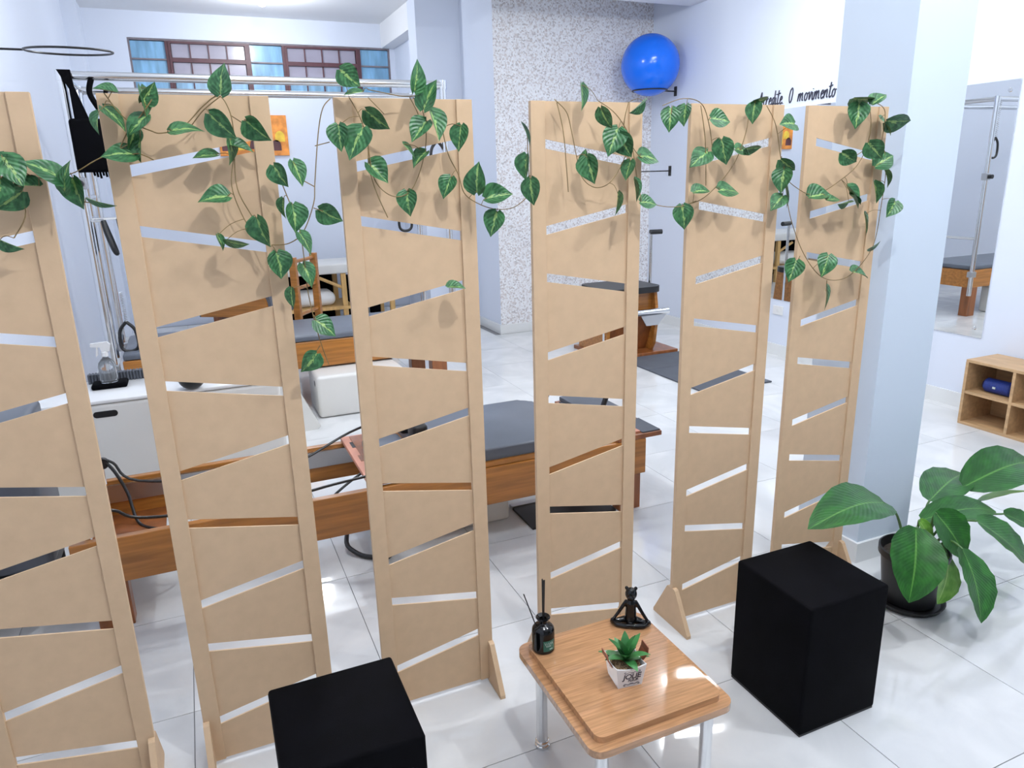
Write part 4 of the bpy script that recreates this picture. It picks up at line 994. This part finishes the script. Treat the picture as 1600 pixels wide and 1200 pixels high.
GAR = [
 ('artificial ivy garland draped over the leftmost screen', (-0.3, GY_, 1.6),
  [[(-20, 268), (20, 262), (60, 278), (110, 272), (150, 250), (178, 238)], [(20, 270), (25, 300), (10, 320)], [(95, 285), (120, 312), (160, 318)], [(0, 240), (15, 268), (40, 330), (22, 372)]],
  [(20, 268, 50, 60, .85), (14, 314, 46, 150, .85), (72, 266, 58, 200, .55), (101, 275, 46, -70, .6), (122, 303, 46, 70, .85), (160, 317, 38, 10, .28), (18, 382, 34, 20, .6), (-4, 300, 44, 110, .8), (40, 290, 36, 170, .5), (3, 262, 40, 100, .7)]),
 ('artificial ivy garland hanging on the second screen', (0.05, GY_, 1.7),
  [[(163, 146), (185, 175), (206, 192), (235, 204), (252, 208), (285, 199), (318, 165), (342, 150), (358, 172), (365, 205), (366, 240), (371, 295), (395, 340), (422, 385)],
   [(242, 148), (222, 178), (200, 205), (185, 245), (215, 240), (240, 250)], [(345, 150), (318, 172), (300, 195)], [(360, 180), (385, 196), (400, 205)], [(366, 240), (362, 290), (378, 335), (400, 372)], [(178, 238), (200, 226)]],
  [(163, 141, 30, 180, .5), (232, 144, 36, -60, .75), (226, 160, 44, 85, .42), (181, 184, 42, 55, .5), (213, 196, 42, 120, .7), (186, 240, 46, 170, .72), (206, 216, 36, 100, .6), (219, 234, 36, 75, .6), (152, 192, 32, 80, .5),
   (345, 122, 46, -85, .8), (292, 201, 46, 5, .48), (348, 198, 48, 40, .8), (403, 205, 42, 35, .8), (362, 238, 38, 95, .5), (320, 243, 34, 160, .5), (378, 232, 34, 20, .5),
   (333, 309, 44, 170, .68), (345, 379, 24, 80, .5), (370, 381, 34, 10, .45), (410, 364, 46, 65, .74), (437, 415, 40, 80, .95)]),
 ('artificial ivy garland trailing down between the second and third screens', (0.3, GY_, 1.4),
  [[(516, 154), (504, 170), (497, 210), (492, 285), (490, 318), (474, 362), (452, 380), (424, 383)], [(437, 278), (452, 315), (467, 352), (476, 410), (482, 460), (498, 525), (514, 570)], [(492, 228), (515, 222)], [(492, 292), (470, 280)], [(490, 325), (505, 330)], [(500, 540), (488, 560)]],
  [(438, 276, 36, 55, .85), (466, 271, 38, 75, .8), (460, 342, 42, 85, .9), (479, 380, 36, 70, .65), (517, 337, 38, 25, .9), (482, 430, 36, 75, .8), (510, 512, 38, 40, .85), (484, 568, 36, 130, .95), (456, 466, 30, 80, .5), (443, 326, 30, 85, .35)]),
 ('artificial ivy garland hanging on the third screen', (0.55, GY_, 1.7),
  [[(546, 153), (562, 182), (574, 220), (577, 262), (588, 300), (606, 340)], [(575, 225), (585, 280), (612, 306), (640, 300), (658, 262), (666, 215), (660, 172), (645, 152)], [(575, 152), (600, 178)], [(690, 195), (700, 240), (716, 272), (728, 305), (765, 325), (800, 325), (824, 308)], [(640, 152), (652, 175), (660, 200)], [(575, 140), (600, 145), (625, 150), (650, 150)]],
  [(547, 122, 36, 40, .95), (552, 145, 30, 170, .4), (651, 118, 46, -85, .78), (671, 147, 46, -60, .55), (531, 216, 38, 80, .85), (556, 224, 52, 110, .82), (590, 188, 42, 35, .65), (655, 205, 40, 120, .75), (680, 196, 44, 85, .8), (718, 216, 38, 95, .65), (655, 248, 32, 125, .5), (591, 270, 40, 50, .9), (638, 318, 36, 80, .85), (698, 293, 34, 110, .75), (745, 277, 44, -85, .65), (780, 306, 40, 0, .8), (771, 350, 38, 105, .8), (714, 448, 28, 10, .4), (640, 236, 28, 60, .5)]),
 ('artificial ivy garland hanging on the fourth screen', (1.07, GY_, 1.7),
  [[(866, 155), (885, 175), (893, 205), (901, 245), (910, 278), (930, 293), (952, 286), (970, 260), (980, 230), (975, 195), (982, 160)], [(934, 157), (962, 178), (984, 215), (994, 268), (1000, 304), (1025, 320), (1060, 323), (1088, 314)], [(870, 160), (880, 205), (885, 260), (888, 300)], [(985, 225), (1000, 245), (1012, 248)], [(824, 215), (826, 270), (830, 295)]],
  [(910, 152, 38, 95, .75), (823, 210, 34, 70, .3), (822, 262, 38, 90, .3), (830, 300, 38, 80, .6), (946, 186, 34, 60, .4), (958, 222, 44, 110, .8), (977, 228, 38, 60, .75), (923, 266, 40, 70, .65), (995, 167, 32, 140, .6), (981, 266, 30, 100, .4), (1016, 246, 38, 15, .75), (993, 298, 34, 85, .65), (1014, 317, 30, 10, .8), (964, 319, 34, 100, .5), (914, 245, 22, -85, .4)]),
 ('artificial ivy garland hanging on the fifth screen', (1.6, GY_, 1.7),
  [[(1035, 165), (1068, 154), (1096, 162), (1108, 195), (1114, 240)], [(1060, 323), (1095, 312), (1125, 285), (1150, 250), (1166, 205), (1172, 172), (1185, 160)], [(1050, 165), (1049, 178)], [(1095, 165), (1102, 220), (1103, 290)], [(1198, 165), (1212, 195), (1219, 240), (1224, 270)]],
  [(1047, 187, 34, 95, .85), (1070, 181, 30, 90, .45), (1068, 340, 36, 85, .85), (1127, 187, 34, 15, .9), (1093, 247, 38, 140, .75), (1131, 238, 38, 80, .7), (1163, 236, 30, 30, .7), (1178, 232, 28, -15, .55), (1177, 176, 30, 95, .45), (1190, 157, 28, -20, .5), (1097, 298, 30, 0, .55), (1141, 297, 38, 10, .66), (1231, 193, 34, 170, .85), (1231, 258, 30, 30, .6), (1222, 283, 34, 95, .55), (1229, 306, 36, 85, .65), (1214, 316, 30, 130, .65)]),
 ('artificial ivy garland hanging on the rightmost screen', (2.1, GY_, 1.65),
  [[(1224, 275), (1240, 290), (1262, 303), (1284, 302)], [(1230, 315), (1238, 350), (1255, 395), (1278, 428), (1302, 438), (1328, 430), (1354, 402), (1368, 372), (1377, 320), (1384, 270), (1382, 235)], [(1358, 164), (1361, 195), (1354, 230), (1338, 260), (1310, 284), (1286, 300)], [(1368, 160), (1383, 175), (1377, 225)], [(1292, 438), (1291, 455)], [(1250, 400), (1240, 420)], [(1333, 246), (1350, 235)]],
  [(1340, 181, 36, 100, .75), (1348, 156, 42, 0, .3), (1374, 155, 28, -25, .45), (1386, 196, 32, 70, .65), (1405, 190, 40, -15, .7), (1327, 246, 30, 30, .8), (1368, 236, 36, 50, .75), (1383, 250, 36, -30, .8), (1386, 277, 32, 75, .6), (1281, 305, 38, 0, .65), (1302, 311, 26, 10, .5), (1333, 309, 36, 80, .8), (1368, 301, 32, 90, .4), (1392, 327, 28, 120, .9), (1353, 351, 34, 90, .75), (1368, 384, 22, -40, .7), (1290, 415, 34, 110, .85), (1291, 466, 36, 95, .78), (1345, 428, 32, 35, .5), (1238, 424, 34, 110, .78), (1318, 317, 24, 170, .5), (1337, 312, 24, 60, .5)]),
]
for lab, loc, stems, leaves in GAR:
    e = empty('ivy_garland', loc, lab, 'garland', 'artificial ivy garlands on the screens')
    SAMP.clear()
    for s_ in stems: stem(e, s_)
    for a in leaves: leaf(e, *a)
for mname in [m.name for m in bpy.data.materials if m.users == 0]: bpy.data.materials.remove(bpy.data.materials[mname])
